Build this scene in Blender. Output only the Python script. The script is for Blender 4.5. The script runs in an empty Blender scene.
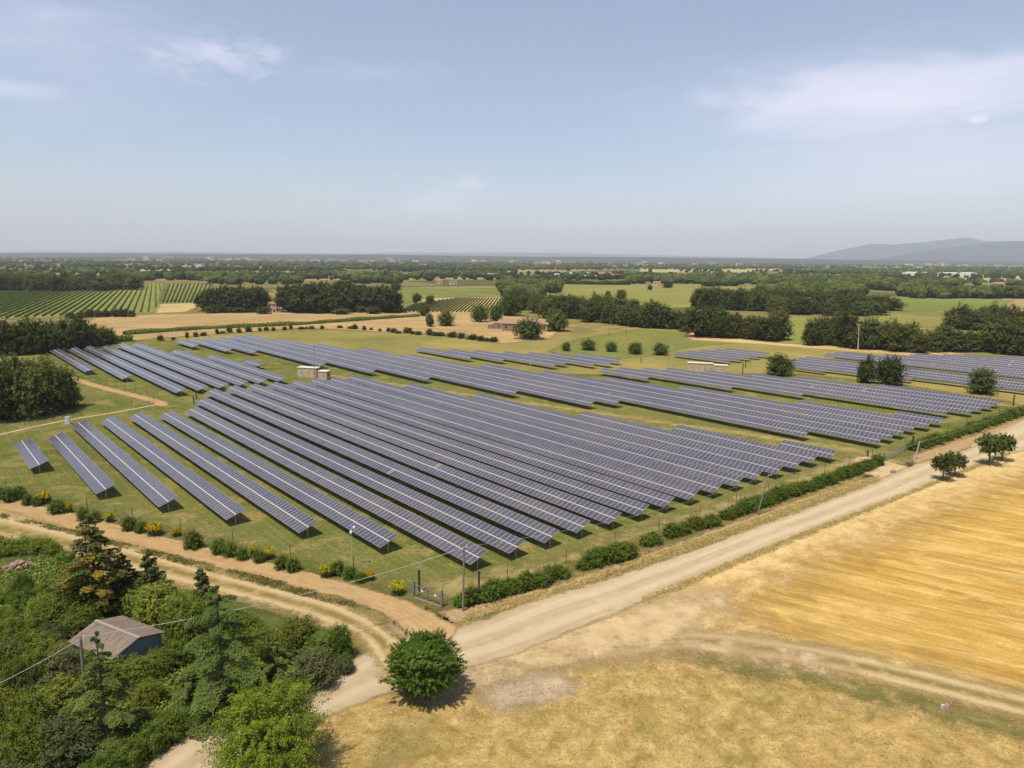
import bpy, math, random
import numpy as np
from mathutils import Matrix, Vector

R_ = math.radians
SC = bpy.context.scene
COL = SC.collection

# ---------------------------------------------------------------- camera
F_PX, Y_HOR, ROLL, CAM_H = 690.0, 257.8, 0.008, 42.71
_p = math.atan((384 - Y_HOR) / F_PX)
FW = np.array([0, math.cos(_p), -math.sin(_p)])
_up = np.array([0, math.sin(_p), math.cos(_p)])
_rt = np.array([1.0, 0, 0])
RT = _rt * math.cos(ROLL) + _up * math.sin(ROLL)
UP = _up * math.cos(ROLL) - _rt * math.sin(ROLL)
cd = bpy.data.cameras.new('camera')
cam = bpy.data.objects.new('camera', cd)
COL.objects.link(cam)
cd.sensor_width = 36
cd.lens = F_PX / 1024 * 36
cd.clip_start = 0.5
cd.clip_end = 90000
m = Matrix.Identity(4)
for i in range(3):
    m[i][0], m[i][1], m[i][2] = RT[i], UP[i], -FW[i]
m[2][3] = CAM_H
cam.matrix_world = m
SC.camera = cam

SUN_AZ, SUN_EL = R_(-142), R_(67)          # azimuth clockwise from +Y
EXPOSURE = 0.65
HAZE = 5.8e-5
SC.view_settings.view_transform = 'Standard'
SC.view_settings.look = 'None'
SC.view_settings.exposure = EXPOSURE
SC.view_settings.gamma = 1


class NT:
    """short-hand for building node trees"""
    def __init__(s, tree):
        s.t = tree
        tree.nodes.clear()

    def n(s, kind, **kw):
        nd = s.t.nodes.new(kind)
        for k, v in kw.items():
            setattr(nd, k, v)
        return nd

    def put(s, sock, v):
        if hasattr(v, 'links'):
            s.t.links.new(v, sock)
        elif isinstance(v, (tuple, list)) and len(v) == 3 and sock.type == 'RGBA':
            sock.default_value = (*v, 1)
        else:
            sock.default_value = v

    def math(s, op, a, b=0.0, c=0.0, clamp=False):
        nd = s.n('ShaderNodeMath', operation=op, use_clamp=clamp)
        s.put(nd.inputs[0], a); s.put(nd.inputs[1], b); s.put(nd.inputs[2], c)
        return nd.outputs[0]

    def step(s, x, lo, hi):
        nd = s.n('ShaderNodeMapRange', interpolation_type='SMOOTHSTEP')
        s.put(nd.inputs[0], x); s.put(nd.inputs[1], lo); s.put(nd.inputs[2], hi)
        return nd.outputs[0]

    def mix(s, f, a, b, mode='MIX'):
        nd = s.n('ShaderNodeMix', data_type='RGBA', blend_type=mode)
        nd.clamp_factor = True
        s.put(nd.inputs[0], f); s.put(nd.inputs[6], a); s.put(nd.inputs[7], b)
        return nd.outputs[2]

    def noise(s, vec, scale, detail=3.0, rough=0.6, w=None, dist=0.0):
        nd = s.n('ShaderNodeTexNoise')
        if vec is not None:
            s.put(nd.inputs['Vector'], vec)
        nd.inputs['Scale'].default_value = scale
        nd.inputs['Detail'].default_value = detail
        nd.inputs['Roughness'].default_value = rough
        nd.inputs['Distortion'].default_value = dist
        return nd.outputs[0]

    def pos(s):
        return s.n('ShaderNodeNewGeometry').outputs['Position']

    def mapping(s, vec, rotz=0.0, scale=(1, 1, 1), loc=(0, 0, 0)):
        nd = s.n('ShaderNodeMapping', vector_type='TEXTURE')
        s.put(nd.inputs[0], vec)
        nd.inputs['Rotation'].default_value = (0, 0, rotz)
        nd.inputs['Scale'].default_value = scale
        nd.inputs['Location'].default_value = loc
        return nd.outputs[0]

    def attr(s, name):
        return s.n('ShaderNodeAttribute', attribute_name=name).outputs['Fac']


# ---------------------------------------------------------------- sky
wd = bpy.data.worlds.new('World')
SC.world = wd
wd.use_nodes = True
g = NT(wd.node_tree)
sky = g.n('ShaderNodeTexSky', sky_type='NISHITA', sun_disc=False)
sky.sun_elevation = SUN_EL
sky.sun_rotation = SUN_AZ
sky.altitude = 100
sky.air_density = 1.0
sky.dust_density = 1.4
sky.ozone_density = 1.6
dirv = g.n('ShaderNodeTexCoord').outputs['Generated']
sep = g.n('ShaderNodeSeparateXYZ')
g.put(sep.inputs[0], dirv)
az = g.math('MULTIPLY', g.math('ARCTAN2', sep.outputs[0], sep.outputs[1]), 57.2958)
el = g.math('MULTIPLY', g.math('ARCSINE', sep.outputs[2]), 57.2958)
cb = g.n('ShaderNodeCombineXYZ')
g.put(cb.inputs[0], az); g.put(cb.inputs[1], el)
CLV = cb.outputs[0]


def blob(a0, e0, ra, re, warp, soft, amp, seed, nscale=(0.25, 0.8), tilt=0.0):
    """an elongated cloud patch around azimuth a0, elevation e0 (degrees)"""
    da = g.math('SUBTRACT', az, a0)
    de = g.math('SUBTRACT', g.math('SUBTRACT', el, e0), g.math('MULTIPLY', da, tilt))
    nv = g.mapping(CLV, 0, (1 / nscale[0], 1 / nscale[1], 1), (seed * 7.3, seed * 3.1, 0))
    nz = g.math('SUBTRACT', g.noise(nv, 1.0, 6, 0.58, dist=0.6), 0.5)
    r = g.math('SQRT', g.math('ADD', g.math('POWER', g.math('ABSOLUTE', g.math('DIVIDE', da, ra)), 2.0),
                              g.math('POWER', g.math('ABSOLUTE', g.math('DIVIDE', de, re)), 2.0)))
    v = g.math('ADD', g.math('SUBTRACT', 1.0, r), g.math('MULTIPLY', nz, warp))
    return g.math('MULTIPLY', g.step(v, 0.0, soft), amp)


blobs = [
    blob(28, 11.3, 18.5, 3.1, 1.5, 0.9, 0.60, 1, (0.12, 0.5), -0.04),
    blob(27, 10.4, 12, 1.6, 0.9, 0.9, 0.35, 12, (0.12, 0.5), -0.03),
    blob(31, 6.2, 21, 5.4, 0.8, 1.3, 0.46, 2, (0.06, 0.35)),
    blob(-22.3, 13.9, 6.0, 1.9, 2.6, 1.5, 0.55, 3, (0.4, 0.9), 0.05),
    blob(-11, 13.6, 9, 1.5, 2.2, 1.8, 0.20, 4, (0.2, 0.9)),
    blob(-35, 10.4, 5, 0.8, 0.8, 0.9, 0.30, 5, (0.15, 0.8)),
    blob(-33, 14.8, 9, 2.6, 2.2, 1.7, 0.30, 6, (0.2, 0.7)),
    blob(-5.8, 4.4, 6, 2.0, 2.0, 1.4, 0.36, 7, (0.5, 0.7), 0.2),
    blob(-3.6, 5.8, 2.0, 0.75, 1.3, 1.0, 0.28, 8, (0.7, 0.9)),
    blob(32.5, 9.2, 0.85, 0.34, 0.6, 0.6, 0.55, 9, (0.9, 1.2)),
    blob(0, 1.5, 80, 9, 0.5, 1.6, 0.20, 10, (0.04, 0.2)),
    blob(0, 10, 400, 90, 0.4, 0.9, 0.17, 11, (0.02, 0.06)),
    blob(26, 9.5, 24, 8.0, 0.9, 1.4, 0.30, 13, (0.07, 0.3)),
    blob(-30, 13, 16, 6.0, 1.6, 1.6, 0.22, 14, (0.1, 0.4)),
]
cl = blobs[0]
for b in blobs[1:]:
    cl = g.math('SUBTRACT', 1.0, g.math('MULTIPLY', g.math('SUBTRACT', 1.0, cl), g.math('SUBTRACT', 1.0, b)))
cl = g.math('MINIMUM', cl, 0.85)
skyc = g.mix(cl, sky.outputs[0], (7.2, 7.0, 8.0))
bg = g.n('ShaderNodeBackground')
g.put(bg.inputs[0], skyc)
bg.inputs[1].default_value = 0.087
out = g.n('ShaderNodeOutputWorld')
g.put(out.inputs[0], bg.outputs[0])

sd_ = bpy.data.lights.new('sun', 'SUN')
sd_.energy = 3.8
sd_.angle = R_(0.55)
sd_.color = (1.0, 0.90, 0.74)
sun = bpy.data.objects.new('sun', sd_)
COL.objects.link(sun)
_sv = Vector((math.sin(SUN_AZ) * math.cos(SUN_EL), math.cos(SUN_AZ) * math.cos(SUN_EL), math.sin(SUN_EL)))
sun.rotation_euler = _sv.to_track_quat('Z', 'Y').to_euler()
sun.location = (0, 0, 300)

SC.cycles.max_bounces = 6
SC.cycles.diffuse_bounces = 3
SC.cycles.glossy_bounces = 3
SC.cycles.transmission_bounces = 3
SC.cycles.volume_bounces = 1
SC.cycles.transparent_max_bounces = 12


# ---------------------------------------------------------------- helpers
def G(px, py, z=0.0):
    """the point at height z that the survey pixel (px, py) looks at"""
    d = FW * F_PX + RT * (px - 512) - UP * (py - 384)
    t = (z - CAM_H) / d[2]
    return np.array([0, 0, CAM_H]) + d * t


def PXM(p):
    """metres per survey pixel at point p"""
    return float(np.dot(np.asarray(p) - np.array([0, 0, CAM_H]), FW)) / F_PX


def tag(o, label=None, cat=None, group=None, kind=None):
    for k, v in (('label', label), ('category', cat), ('group', group), ('kind', kind)):
        if v:
            o[k] = v
    return o


ONES = 'zeroth first second third fourth fifth sixth seventh eighth ninth tenth eleventh twelfth thirteenth fourteenth fifteenth sixteenth seventeenth eighteenth nineteenth'.split()
TENS = {2: ('twenty', 'twentieth'), 3: ('thirty', 'thirtieth'), 4: ('forty', 'fortieth'), 5: ('fifty', 'fiftieth'), 6: ('sixty', 'sixtieth'),
        7: ('seventy', 'seventieth'), 8: ('eighty', 'eightieth'), 9: ('ninety', 'ninetieth')}


def ordw(i):
    if i < 20:
        return ONES[i]
    a, b = divmod(i, 10)
    return TENS[a][1] if b == 0 else TENS[a][0] + '-' + ONES[b]


def lab_row(objs, fmt, cat, group, one=None):
    """label each of a run of things by its place in the run"""
    n = len(objs)
    for i, o in enumerate(objs):
        tag(o, fmt.format(ordw(i + 1)), cat, group)


def empty(name, loc, rz=0.0):
    o = bpy.data.objects.new(name, None)
    o.location = [float(c) for c in loc]
    o.rotation_euler = (0, 0, rz)
    o.empty_display_size = 0.3
    COL.objects.link(o)
    return o


def mesh_np(name, V, F, mat=None, attrs=None, uv=None, smooth=False, matidx=None):
    """mesh from numpy arrays: V (n,3), F list of (k,3|4) arrays"""
    if not isinstance(F, list):
        F = [F]
    me = bpy.data.meshes.new(name)
    V = np.asarray(V, np.float32)
    me.vertices.add(len(V))
    me.vertices.foreach_set('co', V.ravel())
    loops = np.concatenate([np.asarray(f).ravel() for f in F]).astype(np.int32)
    sizes = np.concatenate([np.full(len(f), np.asarray(f).shape[1]) for f in F]).astype(np.int32)
    starts = np.concatenate([[0], np.cumsum(sizes)[:-1]]).astype(np.int32)
    me.loops.add(len(loops))
    me.loops.foreach_set('vertex_index', loops)
    me.polygons.add(len(sizes))
    me.polygons.foreach_set('loop_start', starts)
    me.polygons.foreach_set('loop_total', sizes)
    me.polygons.foreach_set('use_smooth', np.full(len(sizes), bool(smooth)))
    if matidx is not None:
        me.polygons.foreach_set('material_index', np.asarray(matidx, np.int32))
    for k, a in (attrs or {}).items():
        at = me.attributes.new(k, 'FLOAT', 'POINT')
        at.data.foreach_set('value', np.asarray(a, np.float32))
    if uv is not None:
        l = me.uv_layers.new(name='UVMap')
        l.data.foreach_set('uv', np.asarray(uv, np.float32).ravel())
    for mt in (mat if isinstance(mat, (list, tuple)) else [mat]):
        if mt:
            me.materials.append(mt)
    me.update(calc_edges=True)
    return me


def obj(name, me, parent=None, loc=None):
    o = bpy.data.objects.new(name, me)
    COL.objects.link(o)
    if parent is not None:
        o.parent = parent
    if loc is not None:
        o.location = [float(c) for c in loc]
    return o


class MB:
    """collects boxes, tubes and polygons into one mesh"""
    def __init__(s):
        s.V, s.Q, s.T, s.n = [], [], [], 0

    def add(s, V, Q=None, T=None):
        V = np.asarray(V, float)
        if Q is not None and len(Q):
            s.Q.append(np.asarray(Q) + s.n)
        if T is not None and len(T):
            s.T.append(np.asarray(T) + s.n)
        s.V.append(V)
        s.n += len(V)
        return s

    def box(s, c, size, rz=0.0, M=None, taper=1.0):
        x, y, z = [v / 2 for v in size]
        V = np.array([[-x, -y, -z], [x, -y, -z], [x, y, -z], [-x, y, -z], [-x * taper, -y * taper, z], [x * taper, -y * taper, z], [x * taper, y * taper, z], [-x * taper, y * taper, z]])
        if M is not None:
            V = V @ np.asarray(M).T
        if rz:
            cs, sn = math.cos(rz), math.sin(rz)
            V = V @ np.array([[cs, sn, 0], [-sn, cs, 0], [0, 0, 1]])
        return s.add(V + np.asarray(c, float), [[0, 3, 2, 1], [4, 5, 6, 7], [0, 1, 5, 4], [1, 2, 6, 5], [2, 3, 7, 6], [3, 0, 4, 7]])

    def tube(s, pts, radii, n=6, cap=True):
        pts = np.asarray(pts, float)
        radii = np.broadcast_to(np.asarray(radii, float), (len(pts),))
        V = []
        for i, p in enumerate(pts):
            t = pts[min(i + 1, len(pts) - 1)] - pts[max(i - 1, 0)]
            t = t / (np.linalg.norm(t) + 1e-9)
            a = np.array([1.0, 0, 0]) if abs(t[0]) < 0.8 else np.array([0, 1.0, 0])
            u = np.cross(t, a); u /= np.linalg.norm(u)
            v = np.cross(t, u)
            for k in range(n):
                an = 2 * math.pi * k / n
                V.append(p + radii[i] * (u * math.cos(an) + v * math.sin(an)))
        Q = []
        for i in range(len(pts) - 1):
            for k in range(n):
                a, b = i * n + k, i * n + (k + 1) % n
                Q.append([a, b, b + n, a + n])
        T = []
        if cap:
            V.append(pts[0]); V.append(pts[-1])
            c0, c1 = len(V) - 2, len(V) - 1
            e = (len(pts) - 1) * n
            for k in range(n):
                T.append([c0, (k + 1) % n, k])
                T.append([c1, e + k, e + (k + 1) % n])
        return s.add(V, Q, T)

    def build(s, name, mat, parent=None, loc=None, smooth=False):
        F = []
        if s.Q: F.append(np.concatenate(s.Q))
        if s.T: F.append(np.concatenate(s.T))
        return obj(name, mesh_np(name, np.concatenate(s.V), F, mat, smooth=smooth), parent, loc)


# ---------------------------------------------------------------- materials
def mat_new(name):
    mt = bpy.data.materials.new(name)
    mt.use_nodes = True
    return mt, NT(mt.node_tree)


def surface(t, shader):
    o = t.n('ShaderNodeOutputMaterial')
    t.put(o.inputs[0], shader)


def simple(name, col, rough=0.7, metal=0.0, vary=0.25, scale=3.0, col2=None, stretch=(1, 1, 1), spec=0.4):
    mt, t = mat_new(name)
    b = t.n('ShaderNodeBsdfPrincipled')
    tc = t.n('ShaderNodeTexCoord').outputs['Object']
    nz = t.noise(t.mapping(tc, 0, stretch), scale, 5, 0.65)
    c2 = col2 or tuple(c * (1 - vary) for c in col)
    t.put(b.inputs['Base Color'], t.mix(t.step(nz, 0.3, 0.7), c2, col))
    b.inputs['Roughness'].default_value = rough
    b.inputs['Metallic'].default_value = metal
    b.inputs['Specular IOR Level'].default_value = spec
    surface(t, b.outputs[0])
    return mt


def foliage(name, dark, light, transl=0.28, hue=0.25):
    """leaf material: tint attribute per leaf clump, a little variation per plant"""
    mt, t = mat_new(name)
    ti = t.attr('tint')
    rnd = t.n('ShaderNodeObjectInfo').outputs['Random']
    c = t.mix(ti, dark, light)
    v = t.math('ADD', t.math('MULTIPLY', rnd, hue * 2), 1 - hue)
    hs = t.n('ShaderNodeHueSaturation')
    t.put(hs.inputs['Color'], c)
    t.put(hs.inputs['Value'], v)
    t.put(hs.inputs['Hue'], t.math('ADD', t.math('MULTIPLY', t.math('FRACT', t.math('MULTIPLY', rnd, 7.31)), 0.045), 0.475))
    d = t.n('ShaderNodeBsdfDiffuse')
    t.put(d.inputs[0], hs.outputs[0])
    tr = t.n('ShaderNodeBsdfTranslucent')
    t.put(tr.inputs[0], hs.outputs[0])
    mx = t.n('ShaderNodeMixShader')
    mx.inputs[0].default_value = transl
    t.put(mx.inputs[1], d.outputs[0]); t.put(mx.inputs[2], tr.outputs[0])
    surface(t, mx.outputs[0])
    return mt


def ground_mat(name, colour_fn, edge=None, rough=0.95, bump=0.0):
    """colour_fn(t, pos) -> colour socket.  edge = (soft metres, big amp, fine amp): feathered by the sd attribute"""
    mt, t = mat_new(name)
    p = t.pos()
    d = t.n('ShaderNodeBsdfDiffuse')
    t.put(d.inputs[0], colour_fn(t, p))
    d.inputs[1].default_value = 0.5
    if bump:
        bp = t.n('ShaderNodeBump')
        bp.inputs['Distance'].default_value = bump
        bp.inputs['Strength'].default_value = 0.8
        t.put(bp.inputs['Height'], t.noise(p, 2.2, 5, 0.7))
        t.put(d.inputs['Normal'], bp.outputs[0])
    if edge:
        soft, big, fine = edge
        s = t.attr('sd')
        s = t.math('ADD', s, t.math('MULTIPLY', t.math('SUBTRACT', t.noise(p, 0.35, 3, 0.6), 0.5), big * 2))
        s = t.math('ADD', s, t.math('MULTIPLY', t.math('SUBTRACT', t.noise(p, 2.6, 3, 0.7), 0.5), fine * 2))
        a = t.step(s, -soft, soft)
        tr = t.n('ShaderNodeBsdfTransparent')
        mx = t.n('ShaderNodeMixShader')
        t.put(mx.inputs[0], a)
        t.put(mx.inputs[1], tr.outputs[0]); t.put(mx.inputs[2], d.outputs[0])
        surface(t, mx.outputs[0])
    else:
        surface(t, d.outputs[0])
    return mt


def ramp(t, x, stops):
    nd = t.n('ShaderNodeValToRGB')
    cr = nd.color_ramp
    while len(cr.elements) > 1:
        cr.elements.remove(cr.elements[-1])
    cr.elements[0].position = stops[0][0]
    cr.elements[0].color = (*stops[0][1], 1)
    for q, c in stops[1:]:
        e = cr.elements.new(q)
        e.color = (*c, 1)
    t.put(nd.inputs[0], x)
    return nd.outputs[0]


ROW_AZ = -0.7308                                  # direction of the solar rows, clockwise from +Y
RZ_ROW = math.pi / 2 - ROW_AZ                     # the same as a mathematical angle
UH = np.array([math.sin(ROW_AZ), math.cos(ROW_AZ), 0])
NH = np.array([math.cos(ROW_AZ), -math.sin(ROW_AZ), 0])


def c_base(t, p):
    """open country: dry grass close by, a patchwork of fields far away"""
    vo = t.n('ShaderNodeTexVoronoi', distance='CHEBYCHEV')
    t.put(vo.inputs['Vector'], t.mapping(p, 0.5, (1.6, 0.8, 1)))
    vo.inputs['Scale'].default_value = 1 / 330
    sp = t.n('ShaderNodeSeparateColor')
    t.put(sp.inputs[0], vo.outputs['Color'])
    patch = ramp(t, sp.outputs[0], [(0.0, (0.075, 0.085, 0.03)), (0.22, (0.15, 0.135, 0.05)), (0.42, (0.10, 0.115, 0.035)),
                                    (0.6, (0.21, 0.165, 0.07)), (0.75, (0.06, 0.075, 0.028)), (0.9, (0.26, 0.20, 0.09))])
    patch.node.color_ramp.interpolation = 'CONSTANT'
    near = t.mix(t.step(t.noise(p, 0.06, 5, 0.65), 0.38, 0.62), (0.135, 0.12, 0.045), (0.25, 0.185, 0.075))
    sx = t.n('ShaderNodeSeparateXYZ')
    t.put(sx.inputs[0], p)
    c = t.mix(t.step(sx.outputs[1], 420, 560), near, patch)
    return t.mix(t.math('MULTIPLY', t.step(t.noise(p, 0.9, 4, 0.7), 0.35, 0.75), 0.35), c, (0.09, 0.075, 0.03))


def c_lawn(t, p):
    big = t.noise(p, 0.03, 5, 0.65)
    mid = t.noise(p, 0.16, 5, 0.68, dist=0.3)
    fine = t.noise(p, 1.7, 5, 0.78)
    c = t.mix(t.step(big, 0.34, 0.64), (0.080, 0.108, 0.022), (0.140, 0.142, 0.040))
    c = t.mix(t.math('MULTIPLY', t.step(mid, 0.49, 0.63), 0.8), c, (0.27, 0.205, 0.080))
    mow = t.noise(t.mapping(p, RZ_ROW, (50, 0.9, 1)), 1.0, 3, 0.6)
    c = t.mix(t.math('MULTIPLY', t.step(mow, 0.46, 0.64), 0.45), c, (0.215, 0.18, 0.066))
    mow2 = t.noise(t.mapping(p, RZ_ROW, (1.1, 30, 1), (4, 9, 0)), 1.0, 3, 0.6)
    c = t.mix(t.math('MULTIPLY', t.step(mow2, 0.52, 0.68), 0.3), c, (0.20, 0.165, 0.06))
    return t.mix(t.math('MULTIPLY', t.step(fine, 0.38, 0.66), 0.72), c, (0.058, 0.062, 0.017))


def c_meadow(t, p):
    big = t.noise(p, 0.02, 5, 0.65)
    c = ramp(t, big, [(0.3, (0.118, 0.122, 0.032)), (0.5, (0.185, 0.165, 0.052)), (0.7, (0.28, 0.215, 0.08))])
    st = t.noise(t.mapping(p, RZ_ROW, (60, 2.2, 1)), 1.0, 4, 0.6)
    c = t.mix(t.math('MULTIPLY', t.step(st, 0.45, 0.7), 0.4), c, (0.27, 0.215, 0.08))
    return t.mix(t.math('MULTIPLY', t.step(t.noise(p, 1.6, 4, 0.7), 0.35, 0.75), 0.3), c, (0.08, 0.075, 0.025))


WHEAT_AZ = R_(-59)


def c_wheat(t, p):
    ang = math.pi / 2 - WHEAT_AZ
    s1 = t.noise(t.mapping(p, ang, (17, 1.5, 1)), 1.0, 6, 0.75, dist=0.25)
    s2 = t.noise(t.mapping(p, ang, (5, 0.5, 1), (3, 7, 0)), 1.0, 5, 0.8, dist=0.3)
    s3 = t.noise(t.mapping(p, ang, (28, 3.4, 1), (13, 2, 0)), 1.0, 5, 0.7, dist=0.4)
    big = t.noise(p, 0.03, 4, 0.6)
    patch = t.noise(p, 0.16, 5, 0.7, dist=0.5)
    c = ramp(t, s1, [(0.30, (0.221, 0.118, 0.025)), (0.5, (0.377, 0.235, 0.058)), (0.68, (0.510, 0.355, 0.107))])
    c = t.mix(t.math('MULTIPLY', t.step(s3, 0.47, 0.64), 0.75), c, (0.539, 0.396, 0.140))
    c = t.mix(t.math('MULTIPLY', t.step(s2, 0.44, 0.68), 0.65), c, (0.250, 0.144, 0.038))
    c = t.mix(t.math('MULTIPLY', t.step(patch, 0.52, 0.68), 0.4), c, (0.539, 0.411, 0.163))
    c = t.mix(t.math('MULTIPLY', t.step(big, 0.52, 0.68), 0.35), c, (0.510, 0.386, 0.163))
    rut = t.noise(t.mapping(p, ang, (160, 1.9, 1), (5, 31, 0)), 1.0, 2, 0.5)
    c = t.mix(t.math('MULTIPLY', t.step(rut, 0.64, 0.70), 0.5), c, (0.235, 0.175, 0.089))
    f = t.noise(p, 2.6, 6, 0.85)
    c = t.mix(t.math('MULTIPLY', t.step(f, 0.42, 0.66), 0.5), c, (0.196, 0.113, 0.031))
    return c


def c_head(t, p):
    ang = math.pi / 2 - R_(52)
    s1 = t.noise(t.mapping(p, ang, (26, 1.4, 1), (1, 5, 0)), 1.0, 5, 0.7)
    c = ramp(t, t.noise(p, 0.30, 6, 0.75, dist=0.4), [(0.3, (0.33, 0.225, 0.085)), (0.5, (0.45, 0.325, 0.145)), (0.68, (0.55, 0.42, 0.205))])
    c = t.mix(t.math('MULTIPLY', t.step(s1, 0.48, 0.66), 0.6), c, (0.37, 0.25, 0.10))
    c = t.mix(t.math('MULTIPLY', t.step(t.noise(p, 0.06, 4, 0.6), 0.5, 0.66), 0.6), c, (0.50, 0.385, 0.215))
    return t.mix(t.math('MULTIPLY', t.step(t.noise(p, 2.4, 6, 0.85), 0.44, 0.66), 0.45), c, (0.21, 0.14, 0.055))


def c_dry(t, p):
    big = t.noise(p, 0.07, 5, 0.62, dist=0.5)
    mid = t.noise(p, 0.42, 6, 0.76, dist=0.6)
    fine = t.noise(p, 2.4, 6, 0.85, dist=0.3)
    c = ramp(t, mid, [(0.3, (0.25, 0.175, 0.055)), (0.48, (0.43, 0.325, 0.12)), (0.64, (0.60, 0.475, 0.20))])
    c = t.mix(t.math('MULTIPLY', t.step(big, 0.38, 0.56), 0.85), c, (0.175, 0.180, 0.048))
    c = t.mix(t.math('MULTIPLY', t.step(t.noise(p, 0.16, 4, 0.6), 0.55, 0.7), 0.45), c, (0.40, 0.285, 0.15))
    trail = t.noise(t.mapping(p, 1.35, (40, 1.6, 1), (2, 3, 0)), 1.0, 3, 0.6)
    c = t.mix(t.math('MULTIPLY', t.step(trail, 0.55, 0.66), 0.5), c, (0.155, 0.150, 0.046))
    return t.mix(t.math('MULTIPLY', t.step(fine, 0.42, 0.66), 0.6), c, (0.165, 0.115, 0.038))


def c_dry(t, p):
    big = t.noise(p, 0.075, 5, 0.62, dist=0.5)
    mid = t.noise(p, 0.5, 5, 0.72, dist=0.4)
    fine = t.noise(p, 3.5, 5, 0.8)
    c = ramp(t, mid, [(0.3, (0.192, 0.124, 0.040)), (0.5, (0.320, 0.228, 0.084)), (0.68, (0.440, 0.336, 0.144))])
    c = t.mix(t.math('MULTIPLY', t.step(big, 0.51, 0.66), 0.72), c, (0.124, 0.116, 0.036))
    c = t.mix(t.math('MULTIPLY', t.step(t.noise(p, 0.16, 4, 0.6), 0.55, 0.7), 0.5), c, (0.288, 0.200, 0.108))
    return t.mix(t.math('MULTIPLY', t.step(fine, 0.40, 0.72), 0.58), c, (0.120, 0.080, 0.024))


def c_bare(t, p):
    c = ramp(t, t.noise(p, 0.35, 5, 0.7), [(0.3, (0.320, 0.228, 0.120)), (0.7, (0.440, 0.340, 0.196))])
    return t.mix(t.math('MULTIPLY', t.step(t.noise(p, 2.5, 5, 0.75), 0.5, 0.75), 0.5), c, (0.200, 0.136, 0.064))


def c_road(t, p):
    ac = t.math('ABSOLUTE', t.attr('across'))
    c = ramp(t, t.noise(p, 0.5, 5, 0.7), [(0.3, (0.303, 0.235, 0.144)), (0.7, (0.394, 0.323, 0.218))])
    # two pale wheel lines between a slightly browner crown and shoulders
    wheel = t.math('SUBTRACT', 1.0, t.step(t.math('ABSOLUTE', t.math('SUBTRACT', ac, 0.42)), 0.08, 0.3))
    al = t.n('ShaderNodeCombineXYZ')
    t.put(al.inputs[0], t.math('MULTIPLY', t.attr('along'), 0.05)); t.put(al.inputs[1], t.math('MULTIPLY', t.attr('across'), 3.0))
    sn = t.noise(al.outputs[0], 1.6, 4, 0.6)
    c = t.mix(t.math('MULTIPLY', t.math('MULTIPLY', t.step(sn, 0.4, 0.7), 0.5), 1.0), c, (0.260, 0.187, 0.102))
    c = t.mix(t.math('MULTIPLY', wheel, 0.55), c, (0.422, 0.354, 0.246))
    c = t.mix(t.math('MULTIPLY', t.step(ac, 0.75, 1.05), 0.6), c, (0.268, 0.187, 0.090))
    return t.mix(t.math('MULTIPLY', t.step(t.noise(p, 4.0, 4, 0.75), 0.52, 0.8), 0.35), c, (0.211, 0.156, 0.090))


def c_track(t, p):
    ac = t.math('ABSOLUTE', t.attr('across'))
    c = ramp(t, t.noise(p, 0.7, 5, 0.7), [(0.3, (0.271, 0.164, 0.071)), (0.7, (0.353, 0.249, 0.126))])
    al = t.n('ShaderNodeCombineXYZ')
    t.put(al.inputs[0], t.math('MULTIPLY', t.attr('along'), 0.06)); t.put(al.inputs[1], t.math('MULTIPLY', t.attr('across'), 3.5))
    sn = t.noise(al.outputs[0], 1.6, 4, 0.65)
    c = t.mix(t.math('MULTIPLY', t.step(sn, 0.42, 0.68), 0.6), c, (0.388, 0.286, 0.150))
    return t.mix(t.math('MULTIPLY', t.step(t.noise(p, 4.0, 4, 0.75), 0.5, 0.8), 0.45), c, (0.175, 0.102, 0.039))


def c_ruts(t, p):
    ac = t.math('ABSOLUTE', t.attr('across'))
    c = ramp(t, t.noise(p, 0.9, 5, 0.7), [(0.3, (0.251, 0.177, 0.074)), (0.7, (0.369, 0.273, 0.134))])
    mid = t.math('SUBTRACT', 1.0, t.step(ac, 0.08, 0.34))
    gr = t.math('MULTIPLY', mid, t.step(t.noise(p, 0.5, 4, 0.7), 0.34, 0.54))
    c = t.mix(t.math('MULTIPLY', gr, 0.9), c, (0.155, 0.122, 0.042))
    rut = t.math('SUBTRACT', 1.0, t.step(t.math('ABSOLUTE', t.math('SUBTRACT', ac, 0.55)), 0.08, 0.24))
    c = t.mix(t.math('MULTIPLY', rut, 0.6), c, (0.420, 0.339, 0.198))
    return t.mix(t.math('MULTIPLY', t.step(t.noise(p, 4.5, 4, 0.75), 0.5, 0.8), 0.45), c, (0.177, 0.118, 0.049))


def c_verge(t, p):
    c = ramp(t, t.noise(p, 0.4, 5, 0.72), [(0.3, (0.090, 0.097, 0.028)), (0.52, (0.158, 0.137, 0.047)), (0.7, (0.306, 0.230, 0.095))])
    return t.mix(t.math('MULTIPLY', t.step(t.noise(p, 2.4, 5, 0.8), 0.45, 0.72), 0.5), c, (0.068, 0.068, 0.021))


def c_litter(t, p):
    c = ramp(t, t.noise(p, 0.9, 5, 0.75), [(0.3, (0.199, 0.134, 0.062)), (0.55, (0.321, 0.226, 0.120)), (0.75, (0.406, 0.306, 0.182))])
    return t.mix(t.math('MULTIPLY', t.step(t.noise(p, 3.2, 4, 0.75), 0.48, 0.72), 0.65), c, (0.122, 0.084, 0.037))


def c_worn(t, p):
    c = ramp(t, t.noise(p, 0.25, 6, 0.75, dist=0.4), [(0.3, (0.125, 0.128, 0.036)), (0.5, (0.22, 0.18, 0.068)), (0.7, (0.33, 0.25, 0.115))])
    return t.mix(t.math('MULTIPLY', t.step(t.noise(p, 2.2, 5, 0.8), 0.45, 0.7), 0.5), c, (0.09, 0.085, 0.026))


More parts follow.
